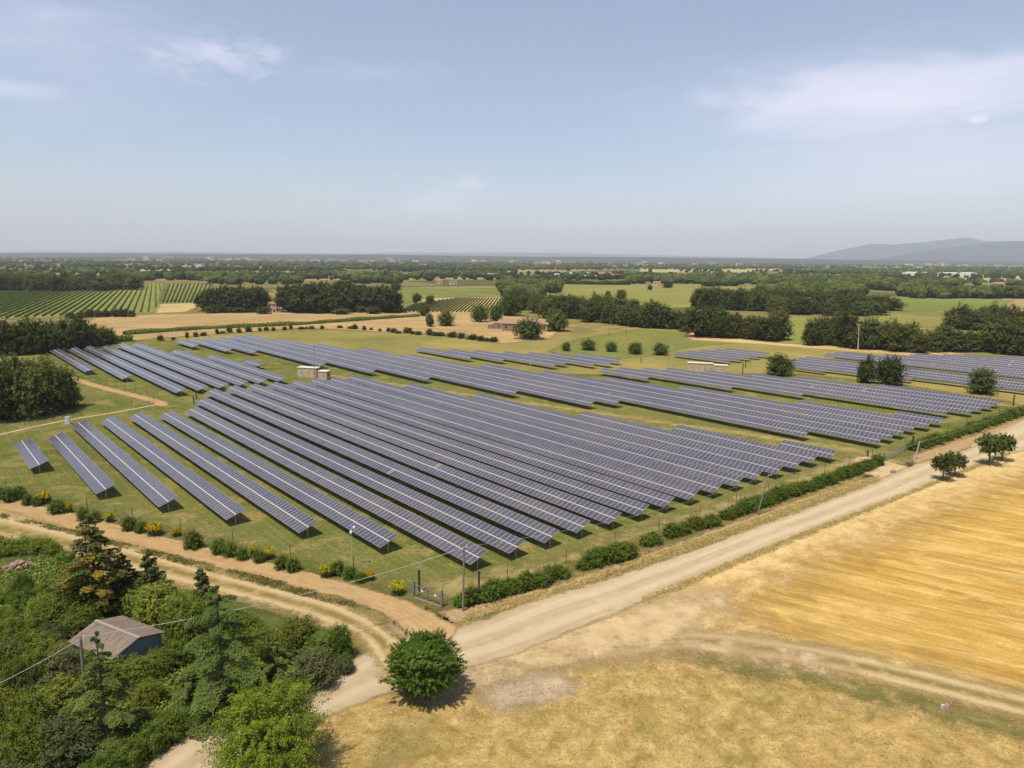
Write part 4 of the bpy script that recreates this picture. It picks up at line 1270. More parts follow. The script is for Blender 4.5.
def ribbon(pts, w, h, n, leaf, seed, mat, name, parent=None):
    """a hedge-like strip of leaves along a ground line"""
    rng = np.random.default_rng(seed)
    P = np.asarray(pts, float)
    seg = np.linalg.norm(np.diff(P, axis=0), axis=1)
    cum = np.concatenate([[0], np.cumsum(seg)])
    s = rng.uniform(0, cum[-1], n)
    base = np.stack([np.interp(s, cum, P[:, k]) for k in range(3)], 1)
    k = np.clip(np.searchsorted(cum, s) - 1, 0, len(seg) - 1)
    d = np.diff(P, axis=0)[k] / seg[k][:, None]
    nr = np.stack([-d[:, 1], d[:, 0], d[:, 2] * 0], 1)
    a = rng.uniform(0, math.pi, n)
    mod = 1 + 0.22 * np.sin(s * 0.9 / w) * np.sin(s * 0.37 / w + 1.3)
    rr = rng.uniform(0.75, 1.02, n) * mod
    off = np.cos(a) * w / 2 * rr
    zz = np.sin(a) ** 0.7 * h * rr
    Pn = base + nr * off[:, None] + np.array([0, 0, 1]) * zz[:, None]
    N = nr * np.cos(a)[:, None] + np.array([0, 0, 1]) * np.sin(a)[:, None] + rng.normal(0, 0.4, (n, 3))
    V, Q, A = leaf_quads(Pn, N, leaf * rng.uniform(0.7, 1.3, n), rng)
    # inner filler: a low ridge, tinted dark as inner shade, so that the strip is not see-through
    m_ = max(2, int(cum[-1] / (w * 1.2)))
    ss = np.linspace(0, cum[-1], m_)
    B = np.stack([np.interp(ss, cum, P[:, q]) for q in range(3)], 1)
    kk = np.clip(np.searchsorted(cum, ss) - 1, 0, len(seg) - 1)
    dd = np.diff(P, axis=0)[kk] / seg[kk][:, None]
    nn = np.stack([-dd[:, 1], dd[:, 0], dd[:, 2] * 0], 1)
    rows = np.stack([B - nn * w * 0.36, B - nn * w * 0.2 + [0, 0, h * 0.75], B + nn * w * 0.2 + [0, 0, h * 0.75], B + nn * w * 0.36], 1).reshape(-1, 3)
    q2 = []
    for i in range(m_ - 1):
        for j in range(3):
            q2.append([i * 4 + j, i * 4 + j + 1, i * 4 + 5 + j, i * 4 + 4 + j])
    V2 = np.concatenate([V, rows]); A2 = np.concatenate([A, np.full(len(rows), 0.1)])
    return obj(name, mesh_np(name, V2, np.concatenate([Q, np.array(q2) + len(V)]), mat, {'tint': A2}), parent)


def build_vines():
    rows = []
    for i in range(25):
        b = G(397 + i * 3.95, 312.3); t = G(430 + i * 2.95, 298.2)
        if i < 9:
            t = b + (t - b) * (0.52 + 0.05 * i)
        rows.append(ribbon([b, t], 1.0, 1.5, 420, 0.34, 50 + i, M_VINE, 'vine_row'))
    lab_row(rows, 'green vine row in the small striped vineyard, {} from the pine belt', 'vine row', 'vine rows of the striped vineyard')
    rows = []
    for i in range(11):
        b = G(163 + i * 3.9, 302.6); t = G(170 + i * 4.1, 284)
        rows.append(ribbon([b, t], 1.8, 1.9, 700, 0.6, 150 + i, M_VINE, 'vine_row'))
    lab_row(rows, 'green vine row in the little vineyard by the pale lane, {} from the lane', 'vine row', 'vine rows beside the lane')
    # the big vineyard reads as one striped green mass
    rng = np.random.default_rng(3)
    poly = np.array([G(x, y)[:2] for x, y in [(-60, 319), (-60, 292), (0, 291.6), (90, 290.6), (130, 286.6), (163, 282.6), (154, 311.6), (0, 318.5)]])
    az_ = R_(-27)
    d = np.array([math.sin(az_), math.cos(az_)]); n = np.array([math.cos(az_), -math.sin(az_)])
    un, uv = poly @ n, poly @ d
    Vs, Qs, As, o_ = [], [], [], 0
    for off in np.arange(un.min(), un.max(), 5.0):
        sv = np.arange(uv.min(), uv.max(), 2.2)
        q = off * n + sv[:, None] * d
        q = q[inside(q[:, 0], q[:, 1], poly)]
        k = len(q)
        if k < 3:
            continue
        hh, ww = rng.uniform(1.3, 1.9, k), rng.uniform(0.40, 0.62, k)
        jt = rng.normal(0, 0.12, (k, 2))
        q = q + jt
        z = np.zeros((k, 1))
        prof = np.stack([np.column_stack([q - n * ww[:, None] * 0.8, z]), np.column_stack([q - n * ww[:, None] * 0.7, hh * 0.8]), np.column_stack([q, hh]), np.column_stack([q + n * ww[:, None] * 0.7, hh * 0.8]), np.column_stack([q + n * ww[:, None] * 0.8, z])], 1).reshape(-1, 3)
        ii = np.arange(k - 1)[:, None] * 5
        qd = np.concatenate([ii + [j, j + 1, j + 6, j + 5] for j in range(4)])
        Vs.append(prof); Qs.append(qd + o_); As.append(np.repeat(rng.uniform(0.2, 0.9, k), 5)); o_ += len(prof)
    tag(obj('vineyard_foliage', mesh_np('vineyard_foliage', np.concatenate(Vs), np.concatenate(Qs), M_VINEFAR, {'tint': np.concatenate(As)})), kind='stuff')
    hs = []
    hs.append((ribbon([G(124, 335), G(200, 329.5), G(300, 325), G(390, 318.5), G(418, 316.6)], 5.5, 2.2, 7000, 0.55, 31, M_VINE, 'vine_row'),
               'long dark green vine strip crossing the tan stubble field behind the solar rows'))
    hs.append((ribbon([G(112, 342), G(124, 341.2), G(133, 340.8)], 4, 2.5, 300, 0.6, 32, M_HEDGE, 'hedge'), 'short low hedge touching the far tip of the small solar block'))
    hs.append((ribbon([G(565, 284.2), G(600, 284.8), G(630, 285)], 6, 6, 500, 1.6, 33, M_PINE, 'hedge'), 'straight dark hedge in front of the long pale greenhouses'))
    for o, lb in hs:
        tag(o, lb, 'vine row' if 'vine' in lb else 'hedge')


def build_far_woods():
    """the belts of trees that nobody could count, towards the horizon"""
    rng = np.random.default_rng(21)
    # a low tree: one rough crown of a few dozen faces
    protos = []
    for v in range(5):
        Vv, T = ico((0, 0, 0.5), (0.5, 0.5, 0.5), 1)
        Vv = (Vv - [0, 0, 0.5]) * (1 + 0.30 * vnoise(Vv, 4.5, v))[:, None] + [0, 0, 0.5]
        d = rng.normal(size=(60, 3)); d /= np.linalg.norm(d, axis=1, keepdims=True)
        V, Q, A = leaf_quads(np.array([0, 0, 0.52]) + d * 0.5, d + rng.normal(0, 0.4, d.shape), rng.uniform(0.09, 0.16, 60), rng)
        A = np.clip(A, 0, 1)
        protos.append((np.concatenate([V, Vv]), Q, T + len(V), np.concatenate([A, np.full(len(Vv), 0.3)])))
    def mass(name, pts, hs, ws, mat):
        Vs, Qs, Ts, As, o = [], [], [], [], 0
        for p, h, w in zip(pts, hs, ws):
            V, Q, T, A = protos[rng.integers(5)]
            an = rng.uniform(0, 6.28)
            cs, sn = math.cos(an), math.sin(an)
            W = V @ np.array([[cs, sn, 0], [-sn, cs, 0], [0, 0, 1]]) * [w, w, h] + [p[0], p[1], -h * 0.06]
            Vs.append(W); Qs.append(Q + o); Ts.append(T + o); As.append(np.clip(A + rng.uniform(-0.25, 0.25), 0, 1)); o += len(V)
        tag(obj(name, mesh_np(name, np.concatenate(Vs), [np.concatenate(Qs), np.concatenate(Ts)], mat, {'tint': np.concatenate(As)})), kind='stuff')
    # belts: (x0, x1, py of the foot, depth in py, number, height m)
    belts = [(130, 252, 280.5, 2.0, 90, 13), (0, 60, 279, 2, 30, 12), (60, 140, 275, 3, 60, 12), (205, 300, 284, 4, 60, 12), (300, 420, 279, 3, 60, 12), (352, 400, 283.5, 2, 26, 14), (420, 500, 277, 3, 55, 13),
             (440, 520, 270, 4, 60, 12), (500, 560, 292, 7, 60, 13), (505, 540, 300, 5, 26, 13), (560, 640, 279, 2, 24, 11), (627, 700, 283, 5, 70, 13), (690, 735, 286, 3, 30, 13), (700, 780, 281, 5, 60, 13),
             (735, 880, 284, 6, 190, 13), (780, 960, 290, 5, 190, 13), (900, 1030, 298, 3, 110, 13), (830, 1030, 286, 2, 90, 11), (760, 860, 297, 4, 90, 14), (960, 1030, 276, 3, 50, 12), (860, 960, 277, 2, 30, 10),
             (0, 260, 268, 5, 90, 11), (240, 520, 268, 6, 80, 11), (500, 780, 268, 5, 110, 11), (780, 1030, 270, 4, 40, 10), (0, 240, 263.5, 2, 110, 12), (240, 560, 263.5, 2, 130, 12), (540, 800, 265, 1.5, 110, 12), (790, 1030, 266, 1.0, 90, 11),
             (-20, 400, 259.5, 1.8, 330, 15), (380, 760, 261, 1.8, 340, 15), (740, 1040, 263.2, 1.6, 240, 12)]
    for _ in range(75):
        yy = 257.5 + 15 * rng.uniform(0.05, 1) ** 1.3
        x0 = rng.uniform(-40, 1000); ln = rng.uniform(40, 200)
        belts.append((x0, x0 + ln, yy + (x0 - 512) * ROLL, 0.35 + 0.04 * (yy - 257), int(ln / 2.2), 13))
    P, H, W = [], [], []
    for x0, x1, y, dy, n, h in belts:
        for _ in range(n):
            p = G(rng.uniform(x0, x1), y + rng.uniform(-dy, dy * 0.2))
            if p[1] > 26000 or p[1] < 0:
                continue
            k = rng.uniform(0.7, 1.25)
            P.append(p); H.append(h * k); W.append(h * k * rng.uniform(0.9, 1.5))
    half = len(P) // 2
    mass('woodland', P, H, W, M_OAK)
    # hedgerows and scattered trees over the whole plain
    P, H, W = [], [], []
    for _ in range(150):
        a = G(rng.uniform(-30, 1050), rng.uniform(260, 281))
        an = rng.uniform(-0.5, 0.5) + (1.57 if rng.random() < 0.6 else 0.2)
        L = rng.uniform(60, 420)
        for s in np.arange(0, L, rng.uniform(11, 26)):
            p = a + np.array([math.sin(an), math.cos(an), 0]) * s + rng.normal(0, 2, 3)
            h = rng.uniform(5, 12)
            P.append(p); H.append(h); W.append(h * rng.uniform(0.9, 1.5))
    for _ in range(700):
        p = G(rng.uniform(-30, 1050), 257 + 8 / rng.uniform(0.35, 3.2))
        if p[1] < 500 or p[1] > 25000 or abs(p[0]) > 20000:
            continue
        h = rng.uniform(5, 13)
        P.append(p); H.append(h); W.append(h * rng.uniform(0.9, 1.5))
    mass('hedgerow_trees', P, H, W, M_OAK)
    # forest fringe on the low hills at the horizon
    P, H, W = [], [], []
    for _ in range(1300):
        yy = rng.uniform(7500, 24000)
        p = np.array([rng.uniform(-0.8, 0.8) * yy, yy, 0])
        h = rng.uniform(9, 20)
        P.append(p); H.append(h); W.append(h * rng.uniform(2.0, 5.0))
    mass('horizon_woodland', P, H, W, M_OAK)


build_mid_trees()
build_vines()
build_far_woods()


# ---------------------------------------------------------------- near planting
def proj(p):
    v = np.asarray(p, float) - np.array([0, 0, CAM_H])
    d = v @ FW
    return 512 + F_PX * (v @ RT) / d, 384 - F_PX * (v @ UP) / d


def height_to(p, py):
    """height above p that reaches survey line py"""
    lo, hi = 0.0, 60.0
    for _ in range(40):
        mid = (lo + hi) / 2
        if proj([p[0], p[1], mid])[1] > py:
            lo = mid
        else:
            hi = mid
    return lo


def plant(name, mesh, pos, size, label, cat, group=None, spin=0.0, trunk=None, tscale=None, extra=()):
    r = empty(name, (pos[0], pos[1], 0), spin)
    c = obj('crown', mesh, r)
    c.scale = size
    if trunk is not None:
        t = obj('trunk', trunk, r)
        t.scale = tscale or (size[2], size[2], size[2])
    for nm, me in extra:
        obj(nm, me, r).scale = size
    return tag(r, label, cat, group)


def cedar_arrays(h, R, seed, nb=46, leaf=0.17, dens=1.0, droop=0.22, z0=0.06, power=0.85):
    """flat drooping sprays along whorled branches; returns leaves, branch list"""
    r = np.random.default_rng(seed)
    P, N, S, TI, br = [], [], [], [], []
    for k in range(nb):
        f = (k + r.uniform(0, 1)) / nb
        z = h * (z0 + (0.985 - z0) * f)
        L = R * (1 - f) ** power * r.uniform(0.62, 1.12) + 0.25
        a = k * 2.399 + r.uniform(-0.5, 0.5)
        d = np.array([math.cos(a), math.sin(a), 0]); s = np.array([-math.sin(a), math.cos(a), 0])
        rise = L * r.uniform(0.02, 0.16)
        ts = np.linspace(0, 1, 5)
        line = np.array([[*(d[:2] * L * t), z + rise * math.sin(t * 2.2) - droop * L * t ** 2.4] for t in ts])
        br.append((line, max(0.02, 0.035 * L * 0.4)))
        n = int(dens * (26 + 95 * L / R * (L / 1.0) ** 0.5))
        t = r.beta(1.9, 1.25, n)
        wd = 0.36 * L * (1 - 0.55 * t) * np.clip(t * 3.5, 0.15, 1)
        o = r.uniform(-1, 1, n)
        c = np.stack([np.interp(t, ts, line[:, q]) for q in range(3)], 1) + s * (o * wd)[:, None]
        c[:, 2] += r.normal(0, 0.05 * (0.4 + L * 0.2), n) - np.abs(o) ** 2 * wd * 0.35 - r.exponential(0.10, n)
        P.append(c); N.append(np.array([0, 0, 1]) + d * 0.35 * t[:, None] + r.normal(0, 0.24, (n, 3)))
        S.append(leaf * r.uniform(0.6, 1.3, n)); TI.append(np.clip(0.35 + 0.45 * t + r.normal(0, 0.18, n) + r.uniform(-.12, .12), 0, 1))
    P, N, S, TI = np.concatenate(P), np.concatenate(N), np.concatenate(S), np.concatenate(TI)
    keep = P[:, 2] > 0.05
    V, Q, A = leaf_quads(P[keep], N[keep], S[keep], r, aspect=0.5, tint=TI[keep])
    return V, Q, A, br


def shoot_crown(name, n, L, leaf, seed, mat, R, H, up=0.55, per=26, low=-0.35, curve=0.25, core=0.6, fuzz=0.15):
    """a bushy crown of curved leafy shoots that break out of a rounded mass"""
    r = np.random.default_rng(seed)
    P, N, S, TI = [], [], [], []
    for k in range(n):
        d = r.normal(size=3); d[2] = d[2] * 0.8 + 0.25
        d /= np.linalg.norm(d)
        if d[2] < low:
            continue
        q = r.uniform(0.50, 0.86)
        lump = 1 + 0.16 * math.sin(d[0] * 5 + seed) * math.sin(d[1] * 5.5 + 1.7 * seed) + 0.1 * math.sin(d[2] * 9 + seed)
        b0 = np.array([d[0] * R * q * lump, d[1] * R * q * lump, H * (0.46 + 0.48 * d[2] * q * lump)])
        dr = d * [1, 1, 0.8] + [0, 0, up] + r.normal(0, 0.22, 3)
        dr /= np.linalg.norm(dr)
        l = L * r.uniform(0.6, 1.35)
        t = r.uniform(0, 1, per) ** 0.85
        c = b0 + dr * (l * t)[:, None] + np.array([0, 0, -1]) * (curve * l * t ** 2)[:, None] + r.normal(0, fuzz * l, (per, 3)) * (1.15 - 0.85 * t)[:, None]
        P.append(c); N.append(np.cross(dr, r.normal(0, 1, (per, 3))) * 0.6 + d + [0, 0, 0.4]); S.append(leaf * r.uniform(0.6, 1.3, per) * (1.15 - 0.5 * t))
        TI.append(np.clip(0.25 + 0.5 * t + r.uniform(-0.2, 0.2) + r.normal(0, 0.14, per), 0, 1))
    P, N, S, TI = map(np.concatenate, (P, N, S, TI))
    k = P[:, 2] > 0.08
    V, Q, A = leaf_quads(P[k], N[k], S[k], r, aspect=0.55, tint=TI[k])
    v, t = ico((0, 0, 0), 1.0, 3)
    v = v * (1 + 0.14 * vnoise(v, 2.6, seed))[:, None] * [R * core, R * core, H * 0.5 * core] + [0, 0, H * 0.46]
    return mesh_np(name, np.concatenate([V, v]), [Q, t + len(V)], mat, {'tint': np.concatenate([A, np.full(len(v), 0.05)])})  # the core's dark tint is painted inner shade behind the shoots


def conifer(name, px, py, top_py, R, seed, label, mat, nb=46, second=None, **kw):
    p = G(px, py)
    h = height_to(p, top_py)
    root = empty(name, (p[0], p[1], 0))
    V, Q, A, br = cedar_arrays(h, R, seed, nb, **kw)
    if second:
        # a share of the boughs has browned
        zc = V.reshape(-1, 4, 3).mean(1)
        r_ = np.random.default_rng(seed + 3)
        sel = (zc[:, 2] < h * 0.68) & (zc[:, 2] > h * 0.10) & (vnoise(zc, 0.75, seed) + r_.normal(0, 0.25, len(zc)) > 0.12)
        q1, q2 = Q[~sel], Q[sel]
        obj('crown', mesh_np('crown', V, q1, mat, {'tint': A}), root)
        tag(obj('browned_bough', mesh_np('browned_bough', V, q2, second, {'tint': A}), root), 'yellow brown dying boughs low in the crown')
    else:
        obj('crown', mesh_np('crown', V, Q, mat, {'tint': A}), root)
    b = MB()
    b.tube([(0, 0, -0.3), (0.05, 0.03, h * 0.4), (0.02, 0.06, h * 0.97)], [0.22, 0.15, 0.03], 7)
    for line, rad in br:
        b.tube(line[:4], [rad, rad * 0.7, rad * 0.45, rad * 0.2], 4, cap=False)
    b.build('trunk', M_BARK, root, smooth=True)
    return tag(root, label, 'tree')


def build_near_trees():
    # round mulberry by the road junction
    pc = G(424, 664, 3.3)
    s = PXM(pc)
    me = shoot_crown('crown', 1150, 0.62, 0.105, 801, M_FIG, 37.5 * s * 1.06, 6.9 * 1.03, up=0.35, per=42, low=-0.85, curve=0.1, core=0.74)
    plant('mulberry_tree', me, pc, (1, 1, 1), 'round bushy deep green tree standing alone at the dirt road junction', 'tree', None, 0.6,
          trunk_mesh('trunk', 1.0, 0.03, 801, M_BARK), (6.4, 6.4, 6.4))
    # bright robinia in front
    pc = G(268, 733, 4.4)
    s = PXM(pc)
    me = shoot_crown('crown', 520, 2.7, 0.098, 804, M_BRIGHT, 65 * s * 0.80, 9.8 * 0.86, up=0.85, per=80, low=-0.6, curve=0.5, core=0.5, fuzz=0.085)
    plant('robinia_tree', me, pc, (1, 1, 1), 'big bright yellow-green tree beside the dirt road at the picture bottom', 'tree', None, 1.1,
          trunk_mesh('trunk', 1.0, 0.03, 802, M_BARK), (8.0, 8.0, 8.0))
    # conifers of the hut garden
    conifer('cedar_tree', 224, 708, 581, 6.4, 811, 'tall cedar with drooping grey-green boughs, right of the hut', M_CEDAR, 34, leaf=0.115, dens=5.5, power=0.74, droop=0.20)
    conifer('cedar_tree', 108, 752, 629, 5.6, 812, 'sparse-topped cedar with a bare leader in front of the hut roof', M_CEDAR, 30, leaf=0.115, dens=5.5, z0=0.05, power=1.15, droop=0.24)
    conifer('cedar_tree', 276, 694, 640, 3.6, 813, 'small cedar with low sweeping boughs between the tall cedar and the road', M_CEDAR, 26, leaf=0.115, dens=4.0)
    conifer('cedar_tree', 190, 716, 668, 3.4, 814, 'low spreading cedar at the foot of the tall cedar, on the hut side', M_CEDAR, 24, leaf=0.115, dens=4.0)
    conifer('cypress_tree', 98, 614, 512, 5.2, 815, 'ragged conifer with yellow brown boughs behind the hut', M_CYPRESS, 74, second=M_RUSTY, leaf=0.19, dens=1.7, droop=0.05, power=0.75)
    conifer('cypress_tree', 127, 606, 553, 2.8, 816, 'dark conifer squeezed beside the browned conifer, on its hut side', M_CYPRESS, 44, leaf=0.18, dens=1.5, droop=0.05)
    conifer('cypress_tree', 152, 603, 549, 2.9, 817, 'dark narrow conifer nearest the sandy track above the hut', M_CYPRESS, 46, leaf=0.18, dens=1.6, droop=0.05)
    conifer('cypress_tree', 203, 604, 568, 2.0, 818, 'small dark conifer tip poking out behind the tall cedar', M_CYPRESS, 34, leaf=0.17, dens=1.5, droop=0.05)


# scrub of the hut garden: four kinds of bush, shared meshes
def build_scrub():
    kinds = {}
    for nm, mat in (('leafy', M_SCRUB), ('dark', M_HEDGE), ('grey', M_GREYSCRUB)):
        kinds[nm] = [ragged_crown('scrub_bush', 900 + 10 * len(nm) + v, mat, n=430, per=18, z0=-0.25, L=0.20, leaf=0.024, lump=0.42, up=0.45, freq=1.25) for v in range(4)]
    r = random.Random(77)
    def bush(kind, px, py, h, w, label, group=None):
        p = G(px, py)
        s = PXM(p)
        o = obj('scrub_bush', kinds[kind][r.randrange(4)])
        o.location = (p[0], p[1], -0.05)
        o.scale = (w * s, w * s * r.uniform(0.85, 1.15), h * s / 0.9)
        o.rotation_euler = (0, 0, r.uniform(0, 6.28))
        return tag(o, label, 'bush', group)
    # by the road, right of the cedars
    for it in ((('dark', 298, 652, 34, 44), 'big dark bush behind the small cedar, close to the rutted track'), (('dark', 340, 658, 34, 26), 'upright dark bush at the tip of the garden, above the dirt road'),
               (('grey', 312, 685, 34, 50), 'grey-green bush right above the dirt road edge'), (('leafy', 322, 662, 26, 34), 'mid green bush between the two dark bushes by the dirt road'),
               (('grey', 345, 672, 18, 20), 'low grey bush at the outer corner by the dirt road'), (('grey', 286, 700, 26, 34), 'grey-green bush beside the small cedar facing the road'),
               (('leafy', 162, 622, 38, 48), 'large leafy bush touching the back of the hut'), (('leafy', 186, 636, 40, 44), 'leafy bush between the hut and the tall cedar'),
               (('leafy', 140, 612, 26, 36), 'leafy bush filling the gap between browned conifer and hut'),
               (('dark', 58, 630, 34, 46), 'dark green bush left of the browned conifer foot'), (('dark', 80, 634, 26, 36), 'dark bush in front of the browned conifer, above the hut roof corner'),
               (('leafy', 246, 640, 26, 34), 'leafy bush at the straw clearing beside the tall cedar'), (('leafy', 262, 650, 22, 30), 'low green bush in the straw clearing near the rutted track')):
        bush(*it[0], it[1])
    for it, lb in ((('leafy', 64, 668, 22, 26), 'leafy bush under the outer eave of the hut, behind the thick pole'), (('leafy', 80, 678, 26, 30), 'leafy bush right beside the thick wooden pole foot'),
                   (('dark', 97, 684, 26, 30), 'dark bush under the front eave of the hut'), (('leafy', 112, 684, 24, 26), 'small leafy bush at the hut corner below the gable')):
        bush(*it, lb)
    # upper bank
    os_ = [bush('leafy', *q, None) for q in ((-8, 556, 16, 26), (8, 554, 16, 24), (24, 552, 15, 24), (40, 552, 14, 22), (54, 555, 13, 18), (-4, 545, 10, 18), (66, 562, 12, 16))]
    lab_row(os_, 'low leafy bush on the bank above the rubble pile, {} from the frame edge', 'bush', 'bushes on the bank above the rubble')
    # thicket down the left side, front to back in rows
    rows = [(600, 4, 0, 58, 17, 28), (618, 5, -6, 62, 20, 30), (640, 5, -8, 62, 25, 34), (662, 5, -8, 64, 28, 36), (686, 5, -8, 74, 32, 40), (712, 4, -6, 60, 36, 46), (742, 4, -8, 62, 40, 50), (774, 4, -8, 70, 42, 54), (806, 4, 0, 100, 40, 54)]
    names = ['by the weedy clearing', 'below the clearing', 'level with the browned conifer', 'level with the hut roof', 'level with the leaning wooden pole', 'beside the front cedar top', 'beside the front cedar', 'at the front cedar foot', 'at the very front']
    for (y, n, x0, x1, h, w), wn in zip(rows, names):
        os_ = []
        for i in range(n):
            x = x0 + (x1 - x0) * (i + 0.5 + r.uniform(-0.2, 0.2)) / n
            os_.append(bush(r.choice(('leafy', 'leafy', 'leafy', 'dark', 'grey')), x, y + r.uniform(-5, 5), h * r.choice((0.6, 0.8, 1.0, 1.25)) * r.uniform(0.9, 1.1), w * r.uniform(0.75, 1.15), None))
        lab_row(os_, 'thicket bush ' + wn + ', {} from the frame edge', 'bush', 'thicket of bushes left of the hut')
    os_ = [bush('leafy', *q, None) for q in ((118, 690, 30, 34), (138, 684, 27, 32), (158, 675, 25, 30), (178, 664, 24, 28), (150, 704, 24, 30))]
    lab_row(os_, 'fresh green bush under the hut gable wall, {} along from the front cedar', 'bush', 'fresh green bushes under the hut gable')
    os_ = [bush('dark', *q, None) for q in ((128, 768, 30, 40), (150, 750, 28, 36), (168, 738, 26, 36), (186, 726, 22, 34), (106, 785, 30, 44))]
    lab_row(os_, 'shady dark bush on the bank below the cedars, {} up from the frame bottom', 'bush', 'dark bushes on the bank below the cedars')
    # leafy ground cover between them
    rng = np.random.default_rng(5)
    poly = np.array([G(x, y)[:2] for x, y in [(-120, 560), (0, 548), (60, 556), (110, 590), (200, 606), (300, 640), (345, 662), (315, 676), (262, 694), (200, 722), (150, 748), (90, 800), (-100, 840)]])
    n = 60000
    Q_ = rng.uniform(poly.min(0), poly.max(0), (n, 2))
    Q_ = Q_[inside(Q_[:, 0], Q_[:, 1], poly)]
    nz = vnoise(np.column_stack([Q_, Q_[:, 0] * 0]), 0.16, 3)
    hz = np.clip(0.35 + 0.5 * nz, 0.02, 1.0)
    hole = (nz > -0.30) & ~((np.abs(Q_[:, 0] + 41.9) < 3.6) & (np.abs(Q_[:, 1] - 67.3) < 3.6))
    Q_, hz = Q_[hole], hz[hole]
    P = np.column_stack([Q_, hz * rng.uniform(0.3, 1.3, len(Q_)) * 1.1])
    V, Q, A = leaf_quads(P, rng.normal(0, 0.45, P.shape) + [0, 0, 0.9], rng.uniform(0.12, 0.24, len(P)), rng)
    tag(obj('undergrowth', mesh_np('undergrowth', V, Q, M_SCRUB, {'tint': A})), kind='stuff')


def build_hedges():
    r = random.Random(8)
    def run(line, n, hm, wm, fmt, group, kind='hedge', skip=()):
        P = np.array([G(*q) for q in line])
        seg = np.linalg.norm(np.diff(P, axis=0), axis=1)
        cum = np.concatenate([[0], np.cumsum(seg)])
        os_ = []
        for i in range(n):
            s = cum[-1] * (i + 0.5 + r.uniform(-0.18, 0.18)) / n
            p = np.array([np.interp(s, cum, P[:, k]) for k in range(3)])
            if any(a < i / n < b for a, b in skip):
                continue
            vs = lib(kind)
            o = obj('hedge_shrub', vs[r.randrange(len(vs))][0])
            o.location = (p[0] + r.uniform(-.2, .2), p[1] + r.uniform(-.2, .2), -0.03)
            k = r.uniform(0.85, 1.15)
            o.scale = (wm * 1.10 * k * r.uniform(0.95, 1.2), wm * 1.0 * k * r.uniform(0.85, 1.2), hm * 0.98 * k * r.uniform(0.75, 1.18))
            o.rotation_euler = (0, 0, r.uniform(0, 6.28))
            os_.append(o)
        lab_row(os_, fmt, 'shrub', group)
    run([(459, 606), (490, 598), (530, 587), (566, 575)], 15, 2.0, 2.2, 'green hedge shrub along the dirt road, {} from the metal gate', 'first hedge piece beside the metal gate')
    run([(578, 569), (604, 562), (632, 555)], 6, 2.1, 2.6, 'rounded hedge shrub in the road hedge past its first gap, {} in from that gap', 'rounded shrubs past the hedge gap')
    run([(643, 547), (656, 542)], 2, 1.9, 2.2, 'single freestanding hedge shrub, {} of the gappy pair along the road hedge', 'freestanding shrubs of the road hedge')
    run([(667, 538), (704, 526), (714, 523.5)], 6, 2.0, 2.5, 'road hedge shrub between the gappy pair and the leaning pole, {} from the pair', 'road hedge before the leaning pole')
    run([(724, 519), (776, 500), (830, 482), (879, 464)], 30, 2.1, 2.7, 'shrub of the solid hedge before the farm entrance, {} from the leaning pole', 'solid road hedge to the farm entrance')
    run([(909, 451), (930, 445), (964, 434), (994, 423.5), (1026, 412), (1080, 394)], 34, 2.4, 2.9, 'shrub of the far hedge beyond the farm entrance, {} from the entrance', 'far hedge beyond the farm entrance')
    # sparse hedge on the other side, with yellow broom between
    green = [(1.5, 499, 12, 11), (9.4, 502, 15, 13), (20, 498, 13, 13), (28, 505, 12, 11), (37.5, 506, 10, 9), (58, 513, 14, 17), (83, 520, 13, 12), (95, 522, 12, 12), (129, 530, 15, 15), (141.5, 532.5, 12, 13),
             (194, 548, 19, 19), (219, 553.5, 15, 16), (230, 556, 15, 16), (242.5, 559.5, 14, 13), (259, 562, 12, 13), (282, 568.5, 14, 15), (293, 571, 14, 15), (338, 574, 14, 17), (350, 578, 13, 14), (361, 582, 11, 12)]
    os_ = []
    for x, y, h, w in green:
        o = place('hedge_shrub', 'hedge', x, y, h, w)
        os_.append(o)
    lab_row(os_, 'green shrub of the sparse hedge above the sand track, {} from the frame edge', 'shrub', 'sparse hedge above the sand track')
    broom = [(45, 503, 12, 12), (69.5, 512.5, 11, 6), (110, 522, 11, 8), (155, 535, 13, 15), (176.5, 536, 9, 9), (254, 555, 11, 8), (269, 558.5, 12, 11), (325.5, 577, 13, 11), (370, 580, 11, 9), (397.5, 594, 14, 14)]
    os_ = []
    for x, y, h, w in broom:
        rt = empty('broom_bush', G(x, y))
        s = PXM(G(x, y))
        v = r.randrange(4)
        c = obj('flowers', lib('broom')[v][0], rt); c.scale = (w * s, w * s, h * s)
        if 'bg' not in LIB:
            LIB['bg'] = ragged_crown('stems', 444, M_BROOMGREEN, n=120, per=10, z0=-0.25, L=0.2, leaf=0.045, lump=0.3)
        g_ = obj('stems', LIB['bg'], rt); g_.scale = (w * s, w * s, h * s)
        os_.append(rt)
    lab_row(os_, 'yellow flowering broom bush by the sand track, {} from the frame edge', 'broom bush', 'yellow broom bushes by the sand track')


def blades(P, H, W, rng, lean=0.5):
    n = len(P)
    a = rng.uniform(0, 6.28, n)
    d = np.stack([np.cos(a), np.sin(a), 0 * a], 1)
    ln = np.stack([np.cos(a + 1.6), np.sin(a + 1.6), 0 * a], 1) * (rng.uniform(-lean, lean, n) * H)[:, None]
    V = np.stack([P - d * W[:, None], P + d * W[:, None], P + ln + np.array([0, 0, 1]) * H[:, None]], 1).reshape(-1, 3)
    return V, np.arange(n * 3).reshape(n, 3), np.repeat(rng.uniform(0, 1, n), 3)


